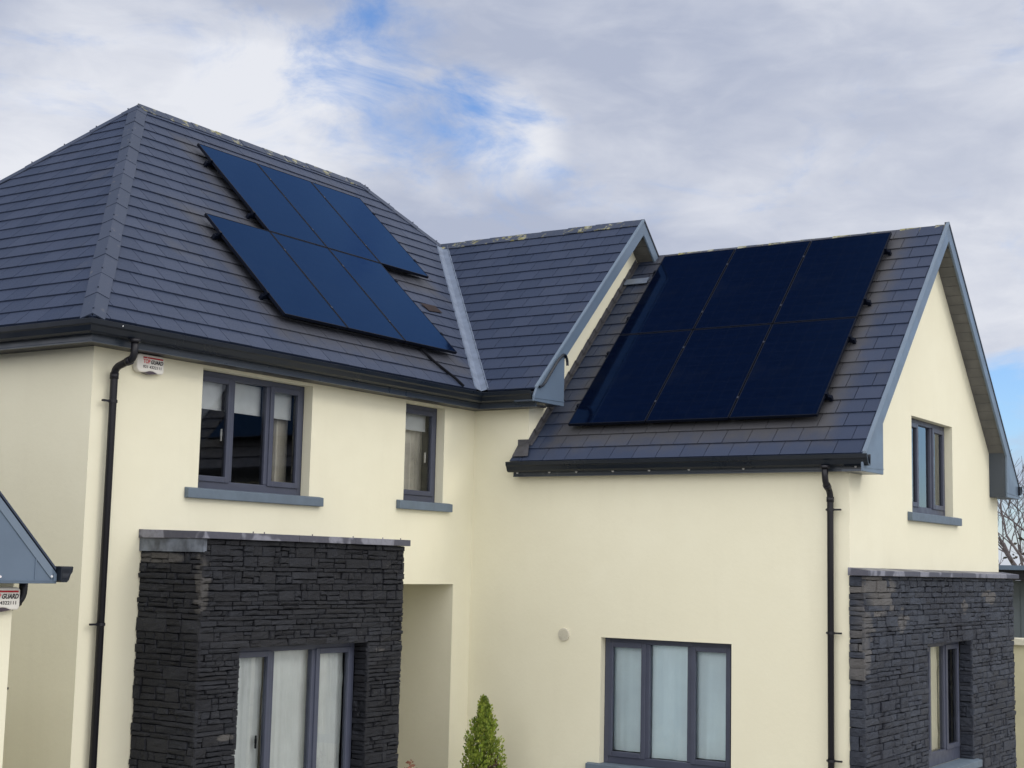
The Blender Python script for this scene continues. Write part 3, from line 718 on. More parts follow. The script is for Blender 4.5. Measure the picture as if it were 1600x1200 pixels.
# ---- windows
def make_window(o, u, n, w, h, lights, reveal, kind, sill=None, handle=None, room=True, sillmat='sill', bottom=0.07, drop=.29):
    """o: lower left corner of the opening on the wall face (seen from outside), u to the right, n outwards"""
    o, u, n = Vector(o), Vector(u), Vector(n); z = Vector((0, 0, 1)); o = o - n*reveal
    fr = MB(); F = .062; dp = .07
    def bar(mb, a, b, c, d, d0, d1):   # rectangle a..b x c..d, depth d0..d1 inward
        mb.obox(o+u*a+z*c-n*d0, u*(b-a), z*(d-c), -n*(d1-d0))
    bar(fr, 0, F, 0, h, 0, dp); bar(fr, w-F, w, 0, h, 0, dp); bar(fr, F, w-F, 0, bottom, 0, dp); bar(fr, F, w-F, h-F, h, 0, dp)
    nl = len(lights); lw = (w-2*F)/sum(x[1] for x in lights); x = F; cells = []
    for i, (typ, r) in enumerate(lights):
        x1 = x + r*lw
        cells.append((typ, x + (.03 if i else 0), x1 - (.03 if i < nl-1 else 0)))
        if i < nl-1: bar(fr, x1-.03, x1+.03, bottom, h-F, .0, dp)
        x = x1
    win = fr.build("window", MAT['frame'], house); bevel(win, .008, 2)
    for i_, (typ, a, b) in enumerate(cells):
        if typ == 'casement':
            c = MB(); k = .058; z0, z1 = bottom-.012, h-F+.012; a_, b_ = a-.012, b+.012; pr_ = -.016
            bar(c, a_, a_+k, z0, z1, pr_, .04); bar(c, b_-k, b_, z0, z1, pr_, .04); bar(c, a_+k, b_-k, z0, z0+k, pr_, .04); bar(c, a_+k, b_-k, z1-k, z1, pr_, .04)
            cc = c.build("casement", MAT['frame'], win); bevel(cc, .007, 2)
            ga, gb, g0, g1 = a_+k, b_-k, z0+k, z1-k; gd = .012
        else:
            ga, gb, g0, g1 = a, b, bottom, h-F; gd = .03
        p = MB(); p.face([o+u*ga+z*g0-n*gd, o+u*gb+z*g0-n*gd, o+u*gb+z*g1-n*gd, o+u*ga+z*g1-n*gd]); p.build("pane", MAT['glass2' if kind == 'sky' else 'glass'], win)
        if kind == 'blind':
            q = MB(); q.obox(o+u*(ga-.03)+z*(h-F-drop)-n*.11, u*(gb-ga+.06), z*drop, -n*.004); q.obox(o+u*(ga-.03)+z*(h-F-drop-.015)-n*.107, u*(gb-ga+.06), z*.014, -n*.010); q.build("blind", MAT['blind'], win)
            if i_ == len(cells)-1:      # drawn-back curtain at the side of the room
                q = MB(); nf = 14; cw_ = .20 if nl > 1 else .40
                for k_ in range(nf):
                    xa, xb = w-.02-cw_*(k_+1)/nf, w-.02-cw_*k_/nf; da, db = .20+.018*math.sin((k_+1)*1.9), .20+.018*math.sin(k_*1.9)
                    q.face([o+u*xa+z*.02-n*da, o+u*xb+z*.02-n*db, o+u*xb+z*(h-.1)-n*db, o+u*xa+z*(h-.1)-n*da])
                q.build("curtain", MAT['drape'], win)
        elif kind == 'frost':
            q = MB(); nx_ = 24
            def bp(i, zz, k_): s_ = i/nx_; return o+u*(ga-.03+(gb-ga+.06)*s_)+z*zz-n*(.085+k_*.012*math.sin(s_*9+ga*7)+k_*.006*math.sin(s_*23+ga*3))
            for i in range(nx_):
                q.face([bp(i, g0+.004, 1), bp(i+1, g0+.004, 1), bp(i+1, g0+.5*(g1-g0), .7), bp(i, g0+.5*(g1-g0), .7)]); q.face([bp(i, g0+.5*(g1-g0), .7), bp(i+1, g0+.5*(g1-g0), .7), bp(i+1, g1+.03, .1), bp(i, g1+.03, .1)])
            q.build("blind", MAT['frost'], win, fix=True, smooth=True)
        elif kind in ('curtain', 'part'):
            rgn = [(ga-.03, gb+.03)] if kind == 'curtain' else [(ga-.03, ga+(gb-ga)*.45)]
            if kind == 'part' and typ == 'fixed': rgn = [(ga-.03, gb+.03)]
            for (ca, cb_) in rgn:
                q = MB(); nx_ = 40; nz_ = 14
                def cp(i, j):
                    s_ = i/nx_; t_ = j/nz_
                    fold = .010*math.sin(s_*(cb_-ca)*58 + 1.3*math.sin(t_*3)+ca*9) + .006*math.sin(s_*(cb_-ca)*131+t_*2.0)
                    seam = .012*(1-abs(2*((t_*3.2) % 1)-1))**8
                    return o+u*(ca+(cb_-ca)*s_)+z*(g0+(g1-g0+.04)*t_)-n*(.10+fold-seam)
                for i in range(nx_):
                    for j in range(nz_): q.face([cp(i, j), cp(i+1, j), cp(i+1, j+1), cp(i, j+1)])
                q.build("curtain", MAT['curtain' if kind == 'curtain' else 'cream'], win, fix=True, smooth=True)
    if sill:
        sx, sz, sp, sh = sill   # overhang each side, projection, height
        q = MB(); oo = o + n*reveal
        q.prism([oo-u*sx-z*sh-n*.0, oo-u*sx-z*sh+n*sp, oo-u*sx-z*.008+n*sp, oo-u*sx+z*.004-n*.0], u*(w+2*sx))
        q.obox(oo+u*.0-z*.02+n*.0, u*w, z*.022, -n*(reveal+.0))
        so = q.build("sill", MAT[sillmat], win); bevel(so, .006, 2)
    if handle:
        q = MB(); hx, hz = handle; q.tube([o+u*hx+z*hz-n*.055, o+u*hx+z*(hz+.12)-n*.055], .010, 8); q.obox(o+u*(hx-.012)+z*(hz+.05)-n*.05, u*.024, z*.04, -n*.01); q.build("handle", MAT['white'] if kind == 'blind' else MAT['pvframe'], win)
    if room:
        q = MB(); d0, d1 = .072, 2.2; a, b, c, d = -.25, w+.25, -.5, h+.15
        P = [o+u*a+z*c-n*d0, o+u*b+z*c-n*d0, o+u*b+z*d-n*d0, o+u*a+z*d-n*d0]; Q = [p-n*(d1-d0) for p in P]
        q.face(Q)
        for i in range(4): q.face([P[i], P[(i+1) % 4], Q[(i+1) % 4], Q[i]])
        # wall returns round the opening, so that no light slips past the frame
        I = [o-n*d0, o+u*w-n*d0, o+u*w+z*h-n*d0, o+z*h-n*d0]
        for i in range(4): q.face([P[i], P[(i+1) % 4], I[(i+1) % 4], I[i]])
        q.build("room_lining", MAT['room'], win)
    return win
CFC = [('casement', 1.0), ('fixed', 1.08), ('casement', 1.0)]
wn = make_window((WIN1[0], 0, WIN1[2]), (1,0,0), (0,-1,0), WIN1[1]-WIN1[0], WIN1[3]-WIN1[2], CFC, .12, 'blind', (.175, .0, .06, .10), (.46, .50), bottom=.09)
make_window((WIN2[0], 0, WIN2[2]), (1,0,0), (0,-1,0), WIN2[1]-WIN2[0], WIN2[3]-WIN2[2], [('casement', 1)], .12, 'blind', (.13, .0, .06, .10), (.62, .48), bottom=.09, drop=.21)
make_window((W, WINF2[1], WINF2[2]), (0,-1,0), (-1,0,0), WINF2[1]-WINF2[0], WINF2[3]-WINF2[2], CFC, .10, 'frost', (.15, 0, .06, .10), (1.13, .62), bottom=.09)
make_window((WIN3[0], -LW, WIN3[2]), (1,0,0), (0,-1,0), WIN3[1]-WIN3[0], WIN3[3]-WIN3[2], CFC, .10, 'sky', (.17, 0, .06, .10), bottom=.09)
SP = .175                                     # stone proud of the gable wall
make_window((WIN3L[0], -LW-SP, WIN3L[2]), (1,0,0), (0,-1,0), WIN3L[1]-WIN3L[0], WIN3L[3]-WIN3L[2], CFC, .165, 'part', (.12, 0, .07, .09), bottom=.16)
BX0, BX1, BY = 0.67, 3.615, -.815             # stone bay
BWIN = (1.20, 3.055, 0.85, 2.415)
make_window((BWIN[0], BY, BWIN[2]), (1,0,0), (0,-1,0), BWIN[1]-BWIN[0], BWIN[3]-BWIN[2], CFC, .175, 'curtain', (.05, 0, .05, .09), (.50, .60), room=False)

# ---- stone cladding
sr = random.Random(5)
def stones(mb, o, u, n, U, Vh, holes=(), hscale=1.0, quoin=(False, False)):
    o, u, n = Vector(o), Vector(u), Vector(n); z = Vector((0, 0, 1)); cuts = sorted({0, Vh} | {h[2] for h in holes} | {min(h[3], Vh) for h in holes})
    cuts = [c for c in cuts if 0 <= c <= Vh]
    for lo_, hi_ in zip(cuts, cuts[1:]):
        v = lo_
        while v < hi_-.004:
            bh = sr.choice((.045, .06, .075, .09, .11, .13))*hscale
            if hi_-v-bh < .03: bh = hi_-v
            m = v+bh/2; segs = [(0, U)]
            for h in holes:
                if h[2] < m < h[3]:
                    ns = []
                    for a, b in segs:
                        if h[0] > a: ns.append((a, min(b, h[0])))
                        if h[1] < b: ns.append((max(a, h[1]), b))
                    segs = [q for q in ns if q[1]-q[0] > .01]
            for a, b in segs:
                x = a
                while x < b-.004:
                    l = sr.choice((.10, .14, .18, .24, .30, .38))*sr.uniform(.85, 1.15)*hscale
                    if b-x-l < .06: l = b-x
                    rows = [(v, bh)]
                    if bh > .085*hscale and sr.random() < .55:
                        f = sr.uniform(.35, .65); rows = [(v, bh*f), (v+bh*f, bh*(1-f))]
                    for rv, rh in rows:
                        parts = [(x, l)]
                        if l > .2 and len(rows) > 1 and sr.random() < .5:
                            f = sr.uniform(.35, .65); parts = [(x, l*f), (x+l*f, l*(1-f))]
                        for px, pl in parts: one(mb, o, u, z, n, px, rv, pl, rh)
                    x += l
            v += bh
def one(mb, o, u, z, n, x, v, l, h):
    g_ = sr.uniform(.001, .003); d = sr.uniform(-.009, .010); bv = min(.010, h*.2); col = (sr.random(), sr.random()**2, sr.random())
    j = lambda s_=.004: sr.uniform(-s_, s_)
    A_ = [(x+g_, v+g_*.7), (x+l-g_, v+g_*.7), (x+l-g_, v+h-g_*.7), (x+g_, v+h-g_*.7)]
    t1, t2 = j(.006), j(.005)
    back = [o+u*a+z*b-n*.035 for a, b in A_]
    side = [o+u*a+z*b+n*(d-.008) for a, b in A_]
    B_ = [(x+g_+bv, v+bv*.8), (x+l-g_-bv, v+bv*.8), (x+l-g_-bv, v+h-bv*.8), (x+g_+bv, v+h-bv*.8)]
    fr_ = [o+u*(a+j(.006))+z*(b+j(.005))+n*(d+t1*(1 if i in (1, 2) else -1)+t2*(1 if i > 1 else -1)) for i, (a, b) in enumerate(B_)]
    # cleft face: a small grid of uneven depth, bounded by the worn arris
    nx, nz = (4 if l > .2 else 3), (3 if h > .06 else 2)
    G = []
    for b in range(nz+1):
        row = []
        for a in range(nx+1):
            s_, t_ = a/nx, b/nz
            p = (fr_[0]*(1-s_)+fr_[1]*s_)*(1-t_) + (fr_[3]*(1-s_)+fr_[2]*s_)*t_
            edge = a in (0, nx) or b in (0, nz)
            row.append(p + n*(sr.uniform(-.004, .003) if edge else sr.uniform(-.003, .007)) + z*(sr.uniform(-.003, .003) if edge else 0))
        G.append(row)
    for b in range(nz):
        for a in range(nx): mb.face([G[b][a], G[b][a+1], G[b+1][a+1], G[b+1][a]], col)
    rim = G[0] + [G[b][nx] for b in range(1, nz+1)] + G[nz][-2::-1] + [G[b][0] for b in range(nz-1, 0, -1)]
    def sidept(q):
        d_ = q-o; a_ = d_.dot(u); b_ = d_.dot(z)
        fa = (a_-B_[0][0])/max(1e-6, B_[1][0]-B_[0][0]); fb = (b_-B_[0][1])/max(1e-6, B_[3][1]-B_[0][1])
        return o+u*(A_[0][0]+(A_[1][0]-A_[0][0])*min(1, max(0, fa)))+z*(A_[0][1]+(A_[3][1]-A_[0][1])*min(1, max(0, fb)))
    sp = [sidept(q) for q in rim]
    for i in range(len(rim)):
        k = (i+1) % len(rim); a0, a1 = sp[i]+n*(d-.008), sp[k]+n*(d-.008)
        mb.face([a0, a1, rim[k], rim[i]], col); mb.face([sp[i]-n*.035, sp[k]-n*.035, a1, a0], col)
MAT['stone'] = m_stone("ledgestone_bay", 0.72, [(.68, -.80, 3.0, .09, .09, .26, .35), (3.28, -.82, 2.33, .12, .2, .04, .6), (1.05, -.82, 1.62, .10, .2, .03, .5), (.70, -.2, 3.22, .3, .35, .05, .4)])
MAT['stone2'] = m_stone("ledgestone_gable", 1.6, [(6.35, -5, 2.98, .55, .4, .24, .62), (6.0, -5, 2.6, .22, .3, .45, .5), (7.1, -5, 2.72, .2, .2, .12, .5), (10.4, -5, 2.96, .3, .2, .09, .6), (9.4, -5, 2.85, .12, .2, .08, .5)])
# bay: dark backing shell + stones on the side, front and window jambs
zb = 3.40
sb = MB(); sb.box((BX0+.02, BY+.03, 0), (BX0+.22, 0, zb)); sb.box((BX1-.22, BY+.03, 0), (BX1-.02, 0, zb)); sb.box((BX0+.22, BY+.03, BWIN[3]), (BX1-.22, -.3, zb)); sb.box((BX0+.22, BY+.03, 0), (BX1-.22, -.3, BWIN[2]-.02))
sb.box((BX0+.22, BY+.18, BWIN[2]-.02), (BWIN[0]-.0, -.3, BWIN[3])); sb.box((BWIN[1]+.03, BY+.03, BWIN[2]-.02), (BX1-.22, -.3, BWIN[3])); sb.box((BX0+.22, BY+.03, BWIN[2]-.02), (BWIN[0]-.03, BY+.18, BWIN[3]))
bay = sb.build("stone_cladding", MAT['deck'], house)
st = MB()
stones(st, (BX0, BY, 0), (1,0,0), (0,-1,0), BX1-BX0, zb, [(BWIN[0]-BX0, BWIN[1]-BX0, BWIN[2]-.1, BWIN[3])], .88)
stones(st, (BX0, 0, 0), (0,-1,0), (-1,0,0), -BY, 3.275, (), .95)
stones(st, (BX1, BY, 0), (0,1,0), (1,0,0), -BY, zb)
stones(st, (BWIN[1], BY, BWIN[2]), (0,1,0), (-1,0,0), .18, BWIN[3]-BWIN[2]); stones(st, (BWIN[0], BY, BWIN[2]), (0,1,0), (1,0,0), .18, BWIN[3]-BWIN[2])
st.box((BWIN[0], BY+.005, BWIN[3]-.004), (BWIN[1], BY+.19, BWIN[3]+.03), (.2, .2, .2))
st.build("stone_face", MAT['stone'], bay)
cp = MB(); segs = [(BX0-.03, 1.1), (1.1, 1.9), (1.9, 2.75), (2.75, BX1+.045)]
for a, b in segs:
    cp.prism([(a+.002, BY-.045, zb+.002), (a+.002, BY-.045, zb+.066), (a+.002, -.002, zb+.080), (a+.002, -.002, zb+.002)], (b-a-.004, 0, 0))
for x in (1.27, 1.42, 2.10, 2.72, 3.2, 3.5): cp.tube([(x, BY-.03, zb+.06), (x, BY-.03, zb+.082)], .006, 6)
co = cp.build("coping", MAT['coping'], bay); bevel(co, .004, 1)
ls = MB(); ls.box((BX0-.012, BY-.012, 3.28), (BX0+.03, -.002, zb)); lo_ = ls.build("lead_strip", MAT['oldlead'], bay)
# gable cladding
zg = 3.195; GX0, GX1 = 5.965, XR+.05; gy = -LW-SP
gb = MB()
gb.box((GX0+.03, gy+.03, 0), (WIN3L[0]-.03, -LW-.002, zg)); gb.box((WIN3L[1]+.03, gy+.03, 0), (GX1-.02, -LW-.002, zg)); gb.box((WIN3L[0], gy+.03, WIN3L[3]), (WIN3L[1], -LW-.002, zg)); gb.box((WIN3L[0], gy+.03, 0), (WIN3L[1], -LW-.002, WIN3L[2]-.02))
gc = gb.build("stone_cladding", MAT['deck'], house)
st = MB()
stones(st, (GX0, gy, 0), (1,0,0), (0,-1,0), GX1-GX0, zg, [(WIN3L[0]-GX0, WIN3L[1]-GX0, WIN3L[2]-.03, WIN3L[3])], 1.0)
stones(st, (GX0, -LW+.002, 0), (0,-1,0), (-1,0,0), SP, zg, (), 1.12); stones(st, (GX1, gy, 0), (0,1,0), (1,0,0), SP, zg, (), 1.12)
stones(st, (WIN3L[1], gy, WIN3L[2]), (0,1,0), (-1,0,0), .17, WIN3L[3]-WIN3L[2]); stones(st, (WIN3L[0], gy, WIN3L[2]), (0,1,0), (1,0,0), .17, WIN3L[3]-WIN3L[2])
st.box((WIN3L[0], gy+.005, WIN3L[3]-.004), (WIN3L[1], gy+.17, WIN3L[3]+.03), (.2, .2, .2))
st.build("stone_face", MAT['stone2'], gc)
cp = MB(); xs = [GX0-.035, 6.75, 7.55, 8.35, 9.15, 9.95, 10.8, GX1+.12]
for a, b in zip(xs, xs[1:]): cp.prism([(a+.002, gy-.05, zg+.004), (a+.002, gy-.05, zg+.060), (a+.002, -LW-.002, zg+.088), (a+.002, -LW-.002, zg+.004)], (b-a-.004, 0, 0))
co = cp.build("coping", MAT['coping'], gc); bevel(co, .004, 1)

# ---- vent cowl
vm = MB(); vm.tube([(W, -1.355, 2.44), (W-.022, -1.355, 2.44)], [.075, .072], 28); v_ = vm.build("wall_vent", MAT['vent'], house)
vg = MB()
for i in range(-5, 6):
    zz = i*.0115; hw = math.sqrt(max(0, .062**2-zz*zz)); vg.box((W-.026, -1.355-hw, 2.44+zz-.0028), (W-.0225, -1.355+hw, 2.44+zz+.0028))
vg.build("louvre", MAT['wallcap'], v_)

# ------------------------------------------------------------------ lettering
def text_mesh(txt, size, shear=0.0, bold=0.0):
    cu = bpy.data.curves.new("lettering", 'FONT'); cu.body = txt; cu.size = size; cu.shear = shear; cu.offset = bold; cu.extrude = 0.0006; cu.resolution_u = 3
    o = bpy.data.objects.new("lettering", cu); COL.objects.link(o)
    dg = bpy.context.evaluated_depsgraph_get(); me = bpy.data.meshes.new_from_object(o.evaluated_get(dg))
    bpy.data.objects.remove(o); bpy.data.curves.remove(cu)
    xs = [v.co.x for v in me.vertices]; x0, x1 = min(xs), max(xs)
    for v in me.vertices: v.co.x -= x0
    return me, x1-x0
def put_text(txt, size, shear, bold, width, x, z, y, mat, parent):
    me, w = text_mesh(txt, size, shear, bold); k = width/w
    for v in me.vertices: v.co = Vector((x+v.co.x*k, y-v.co.z, z+v.co.y))
    me.materials.append(mat); o = bpy.data.objects.new("lettering", me); COL.objects.link(o); o.parent = parent; return o

def alarm_box(loc, label):
    r = empty("alarm_box", label, "alarm box", loc, "burglar alarm boxes on the walls")
    w, h, d = .335, .172, .065
    # outline in x, z: rounded corners, arched notch along the bottom edge
    P = []
    def arc(cx, cz, rr, a0, a1, k=6):
        for i in range(k+1):
            a_ = rad(a0+(a1-a0)*i/k); P.append((cx+rr*math.cos(a_), cz+rr*math.sin(a_)))
    arc(.03, h-.03, .03, 180, 90); arc(w-.03, h-.03, .03, 90, 0); arc(w-.035, .035, .035, 0, -75)
    for i in range(9):
        t_ = i/8; P.append((w*.74-(w*.40)*t_, .004+.016*math.sin(math.pi*t_)))
    arc(.05, .05, .05, -80, -180)
    m = MB(); m.prism([(x, -.002, z) for x, z in P], (0, -d, 0)); b = m.build("cover", MAT['white'], r); bevel(b, .012, 3, 50)
    q = MB(); q.prism([(w*.30, -.006, .002), (w*.5, -.006, -.012), (w*.78, -.006, .002), (w*.72, -.006, .02), (w*.36, -.006, .02)], (0, -d+.010, 0)); q.build("strobe_lens", MAT['strobe'], r)
    y = -d-.0035; x0 = .070
    bar = MB(); bar.box((x0, y, h-.038), (x0+.050, y+.003, h-.024)); bar.build("red_bar", MAT['red'], b); bar = MB(); bar.box((x0+.056, y, h-.038), (x0+.245, y+.003, h-.024)); bar.build("red_bar", MAT['red'], b)
    put_text("TOP", .055, .0, .0014, .086, x0+.002, h-.084, y, MAT['redl'], b)
    put_text("GUARD", .050, .28, .0016, .152, x0+.096, h-.084, y, MAT['black'], b)
    put_text("021 4322111", .036, .0, .0006, .225, x0+.002, h-.128, y, MAT['black'], b)
    return r
alarm_box((0.455, -.002, 4.928), "white alarm box under the eave beside the black downpipe on the main house")

# ------------------------------------------------------------------ solar panels
def make_panel(pw, pl):
    r = empty("solar_panel", "", "solar panel")
    g_ = .006; th = .035; f = .012
    fr = MB()
    fr.box((g_, g_, -th), (pw-g_, g_+f, 0)); fr.box((g_, pl-g_-f, -th), (pw-g_, pl-g_, 0)); fr.box((g_, g_+f, -th), (g_+f, pl-g_-f, 0)); fr.box((pw-g_-f, g_+f, -th), (pw-g_, pl-g_-f, 0))
    fr.box((g_+f, g_+f, -th+.004), (pw-g_-f, pl-g_-f, -th+.008))
    bevel(fr.build("frame", MAT['pvframe'], r), .002, 1)
    gl = MB(); gl.face([(g_+f, g_+f, -.003), (pw-g_-f, g_+f, -.003), (pw-g_-f, pl-g_-f, -.003), (g_+f, pl-g_-f, -.003)]); gl.build("cell_sheet", MAT['pv'], r)
    for yy in (.34, pl-.38):
        m = MB(); m.box((.004, yy, -th-.045), (pw-.004, yy+.04, -th-.001)); m.build("mounting_rail", MAT['pvframe'], r)
    return r
def add_clamps(r, pw, pl, side):
    """side -1: end clamps and rail ends on the left, +1 right, 0: clamps between panels on the left edge"""
    for yy in (.36, pl-.36):
        if side == 0:
            m = MB(); m.box((-.010, yy-.016, -.004), (.010, yy+.016, .004)); m.build("clamp", MAT['steel'], r)
        else:
            x = 0 if side < 0 else pw; s_ = side
            m = MB(); m.box((x-.004*s_, yy-.02, -.085), (x+.035*s_, yy+.022, -.038)); m.box((x-.012*s_, yy-.02, -.036), (x+.02*s_, yy+.02, .006)); m.box((x+.02*s_, yy-.022, -.100), (x+.055*s_, yy+.022, -.045)); m.build("end_clamp", MAT['pvframe'], r)
def dup(root):
    r = root.copy(); COL.objects.link(r)
    for ch in root.children:
        c = ch.copy(); COL.objects.link(c); c.parent = r
    return r
HP = 0.121
def frame_matrix(origin, u, s, n):
    m = Matrix.Identity(4)
    for i in range(3): m[i][0] = u[i]; m[i][1] = s[i]; m[i][2] = n[i]; m[i][3] = origin[i]
    return m
protoA = make_panel(PW, PL)
namesA = {(0, 0): "blue solar panel at the left end of the lower row on the hipped roof",
          (0, 1): "blue solar panel in the middle of the lower row on the hipped roof",
          (0, 2): "blue solar panel at the right end of the lower row beside the lead valley",
          (1, 1): "blue solar panel at the top left end of the upper row on the hipped roof",
          (1, 2): "blue solar panel in the middle of the upper row on the hipped roof",
          (1, 3): "blue solar panel at the right end of the upper row, overhanging the row below"}
used = False
todo = []
for (row, colm), lab in namesA.items():
    r = protoA if not used else dup(protoA); used = True
    r.matrix_world = frame_matrix(onm(PX0+colm*PW, PT+row*PL, HP), u2, s2_, n2)
    r['label'] = lab; r['group'] = "blue solar panels on the hipped main roof"
    todo.append((r, row, colm))
for r, row, colm in todo:
    first = colm == (0 if row == 0 else 1); last = colm == (2 if row == 0 else 3)
    add_clamps(r, PW, PL, -1 if first else 0)
    if last: add_clamps(r, PW, PL, 1)
protoB = make_panel(WPW, WPL); used = False; todo = []
posn = ["right", "middle", "left"]
for row in (0, 1):
    for colm in range(3):
        r = protoB if not used else dup(protoB); used = True
        uu = -u; oo = onw(WY0+(colm+1)*WPW, WT+row*WPL, HP)     # local x runs towards the gable end
        r.matrix_world = frame_matrix(oo, -fr_wing[1], fr_wing[2], fr_wing[3])
        r['label'] = "near-black solar panel, %s one of the %s row on the front wing's slope" % (posn[colm], "lower" if row == 0 else "upper")
        r['group'] = "dark solar panels on the front wing"
        todo.append((r, row, colm))
for r, row, colm in todo:
    add_clamps(r, WPW, WPL, -1 if colm == 2 else 0)
    if colm == 0: add_clamps(r, WPW, WPL, 1)

# ------------------------------------------------------------------ neighbouring garage on the left
gar = empty("garage", "small cream garage at the left edge with grey box eave", "garage", (0, 0, 0))
gx0, gx1, gyf, gyb = -5.6, -1.50, -1.0, 4.2; gze = 3.13; gxm = (gx0+gx1)/2; ge = .17; gtp = 1.0
gw_ = MB(); wall_panel(gw_, (0, gyf, 0), (1,0,0), (0,0,1), [(gx0,0),(gx1,0),(gx1,gze+.08),(gxm,gze+ge+(gxm-gx0)*gtp-.08),(gx0,gze+.08)], [], .1, (0,1,0))
wall_panel(gw_, (gx1, 0, 0), (0,1,0), (0,0,1), [(gyf,0),(gyb,0),(gyb,gze),(gyf,gze)], [], .1, (-1,0,0)); wall_panel(gw_, (gx0, 0, 0), (0,1,0), (0,0,1), [(gyf,0),(gyb,0),(gyb,gze),(gyf,gze)], [], .1, (-1,0,0))
wall_panel(gw_, (0, gyb, 0), (1,0,0), (0,0,1), [(gx0,0),(gx1,0),(gx1,gze+.08),(gxm,gze+ge+(gxm-gx0)*gtp-.08),(gx0,gze+.08)], [], .1, (0,1,0))
gw_.build("wall", MAT['render'], gar)
yf = gyf-.2; zr_ = gze+(gxm-gx0+ge)*gtp
rf = MB(); k_ = 1/math.sqrt(1+gtp*gtp)
for sg in (0, 1):
    ex = gx1+ge if sg else gx0-ge
    rf.prism([(ex, yf, gze), (ex, gyb+.1, gze), (gxm, gyb+.1, zr_), (gxm, yf, zr_)], (0, 0, -.03))
rfo = rf.build("roof", MAT['deck'], gar)
for sg in (0, 1):
    ex = gx1+ge if sg else gx0-ge; mb = MB(); fr = slope_frame((ex, yf, gze), (0,1,0), ((-1 if sg else 1)*k_, 0, gtp*k_))
    slates(mb, *fr, [to_uv(fr, p) for p in [(ex, yf, gze), (ex, gyb+.1, gze), (gxm, gyb+.1, zr_), (gxm, yf, zr_)]], 0); mb.build("slate_slope", MAT['slate'], rfo)
for sg in (0, 1):
    X = (lambda x: x) if sg else (lambda x: 2*gxm-x)
    ex = gx1+ge; xb = gx1-.34; wv = .20; zb_ = gze-.125
    def zt(x): return gze+(ex-x)*gtp
    P = [(ex, gze+.0), (gxm, zr_), (gxm, zr_-wv), (xb, zt(xb)-wv), (xb, zb_), (ex+.05, zb_), (ex+.05, gze-.05)]
    m = MB(); m.prism([(X(p[0]), yf, p[1]) for p in P], (0, -.028, 0)); ob = m.build("bargeboard", MAT['barge'], gar); bevel(ob, .005, 1)
    j = MB(); j.obox((X(ex-.16)-.006, yf-.034, zb_+.03), (.012, 0, 0), (0, .006, 0), (0, 0, zt(ex-.16)-wv-zb_+.07)); j.obox((X(ex+.04), yf-.033, zb_+.02), (X(xb)-X(ex+.04), 0, 0), (0, .005, 0), (0, 0, .008)); j.obox((X(ex+.02)-.01, yf-.036, zb_+.02), (.03, 0, 0), (0, .008, 0), (0, 0, .055)); j.build("joint_strip", MAT['barge'], ob)
    j2 = MB(); j2.prism([(X(ex-.005), yf-.028, zt(ex-.005)-.012), (X(gxm), yf-.028, zr_-.012), (X(gxm), yf-.028, zr_-.10), (X(ex-.005), yf-.028, zt(ex-.005)-.10)], (0, -.008, 0)); j2.build("rake_strip", MAT['trim'], ob)
    sc_ = MB()
    for q in ((X(ex-.01), zb_+.055), (X(xb+.03), zb_+.05)): sc_.tube([(q[0], yf-.03, q[1]), (q[0], yf-.042, q[1])], .009, 8)
    sc_.build("screw", MAT['screw'], ob)
    v2 = MB(); v2.prism([(X(ex+.03), yf-.035, gze-.03+.008), (X(gxm), yf-.035, zr_+.008), (X(gxm), yf-.035, zr_+.03), (X(ex+.03), yf-.035, gze)], (0, .06, 0)); v2.build("verge_edge", MAT['cap'], ob)
    s_ = MB(); s_.obox((X(xb), gyf, zb_+.003), (X(ex+.04)-X(xb), 0, 0), (0, yf-gyf, 0), (0, 0, .02)); s_.obox((X(xb), gyf, zb_+.024), (X(xb+.02)-X(xb), 0, 0), (0, yf-gyf, 0), (0, 0, zt(xb)-wv-zb_)); s_.box((X(xb), yf, 0), (X(xb), yf, 0)) if False else None
    s_.build("box_end", MAT['fascia'], gar)
    s3 = MB(); s3.face([(X(xb), yf, zt(xb)-wv+.04), (X(gxm), yf, zr_-wv+.04), (X(gxm), gyf, zr_-wv+.04), (X(xb), gyf, zt(xb)-wv+.04)]); s3.build("verge_soffit", MAT['soffit'], gar)
f_ = MB(); f_.box((gx1+.10, yf, zb_), (gx1+.13, gyb, gze-.04)); f_.box((gx1, gyf+.002, zb_+.004), (gx1+.10, gyb, zb_+.02)); f_.build("fascia", MAT['fascia'], gar)
m = MB(); m.sweep([(ge+.045+a, gze+.004+b) for a, b in GP], [(gx1, gyb), (gx1, yf-.075)], -1); m.build("gutter", MAT['gutter'], gar)
downpipe("downpipe", [(gx1+.25, -.80, gze-.08), (gx1+.25, -.80, gze-.25), (gx1+.06, -.80, gze-.36), (gx1+.06, -.80, 0)], (2.2,), True, False, gar)
alarm_box((gx1-.32, gyf-.002, 2.80), "white alarm box on the garage wall at the left edge, partly out of view")

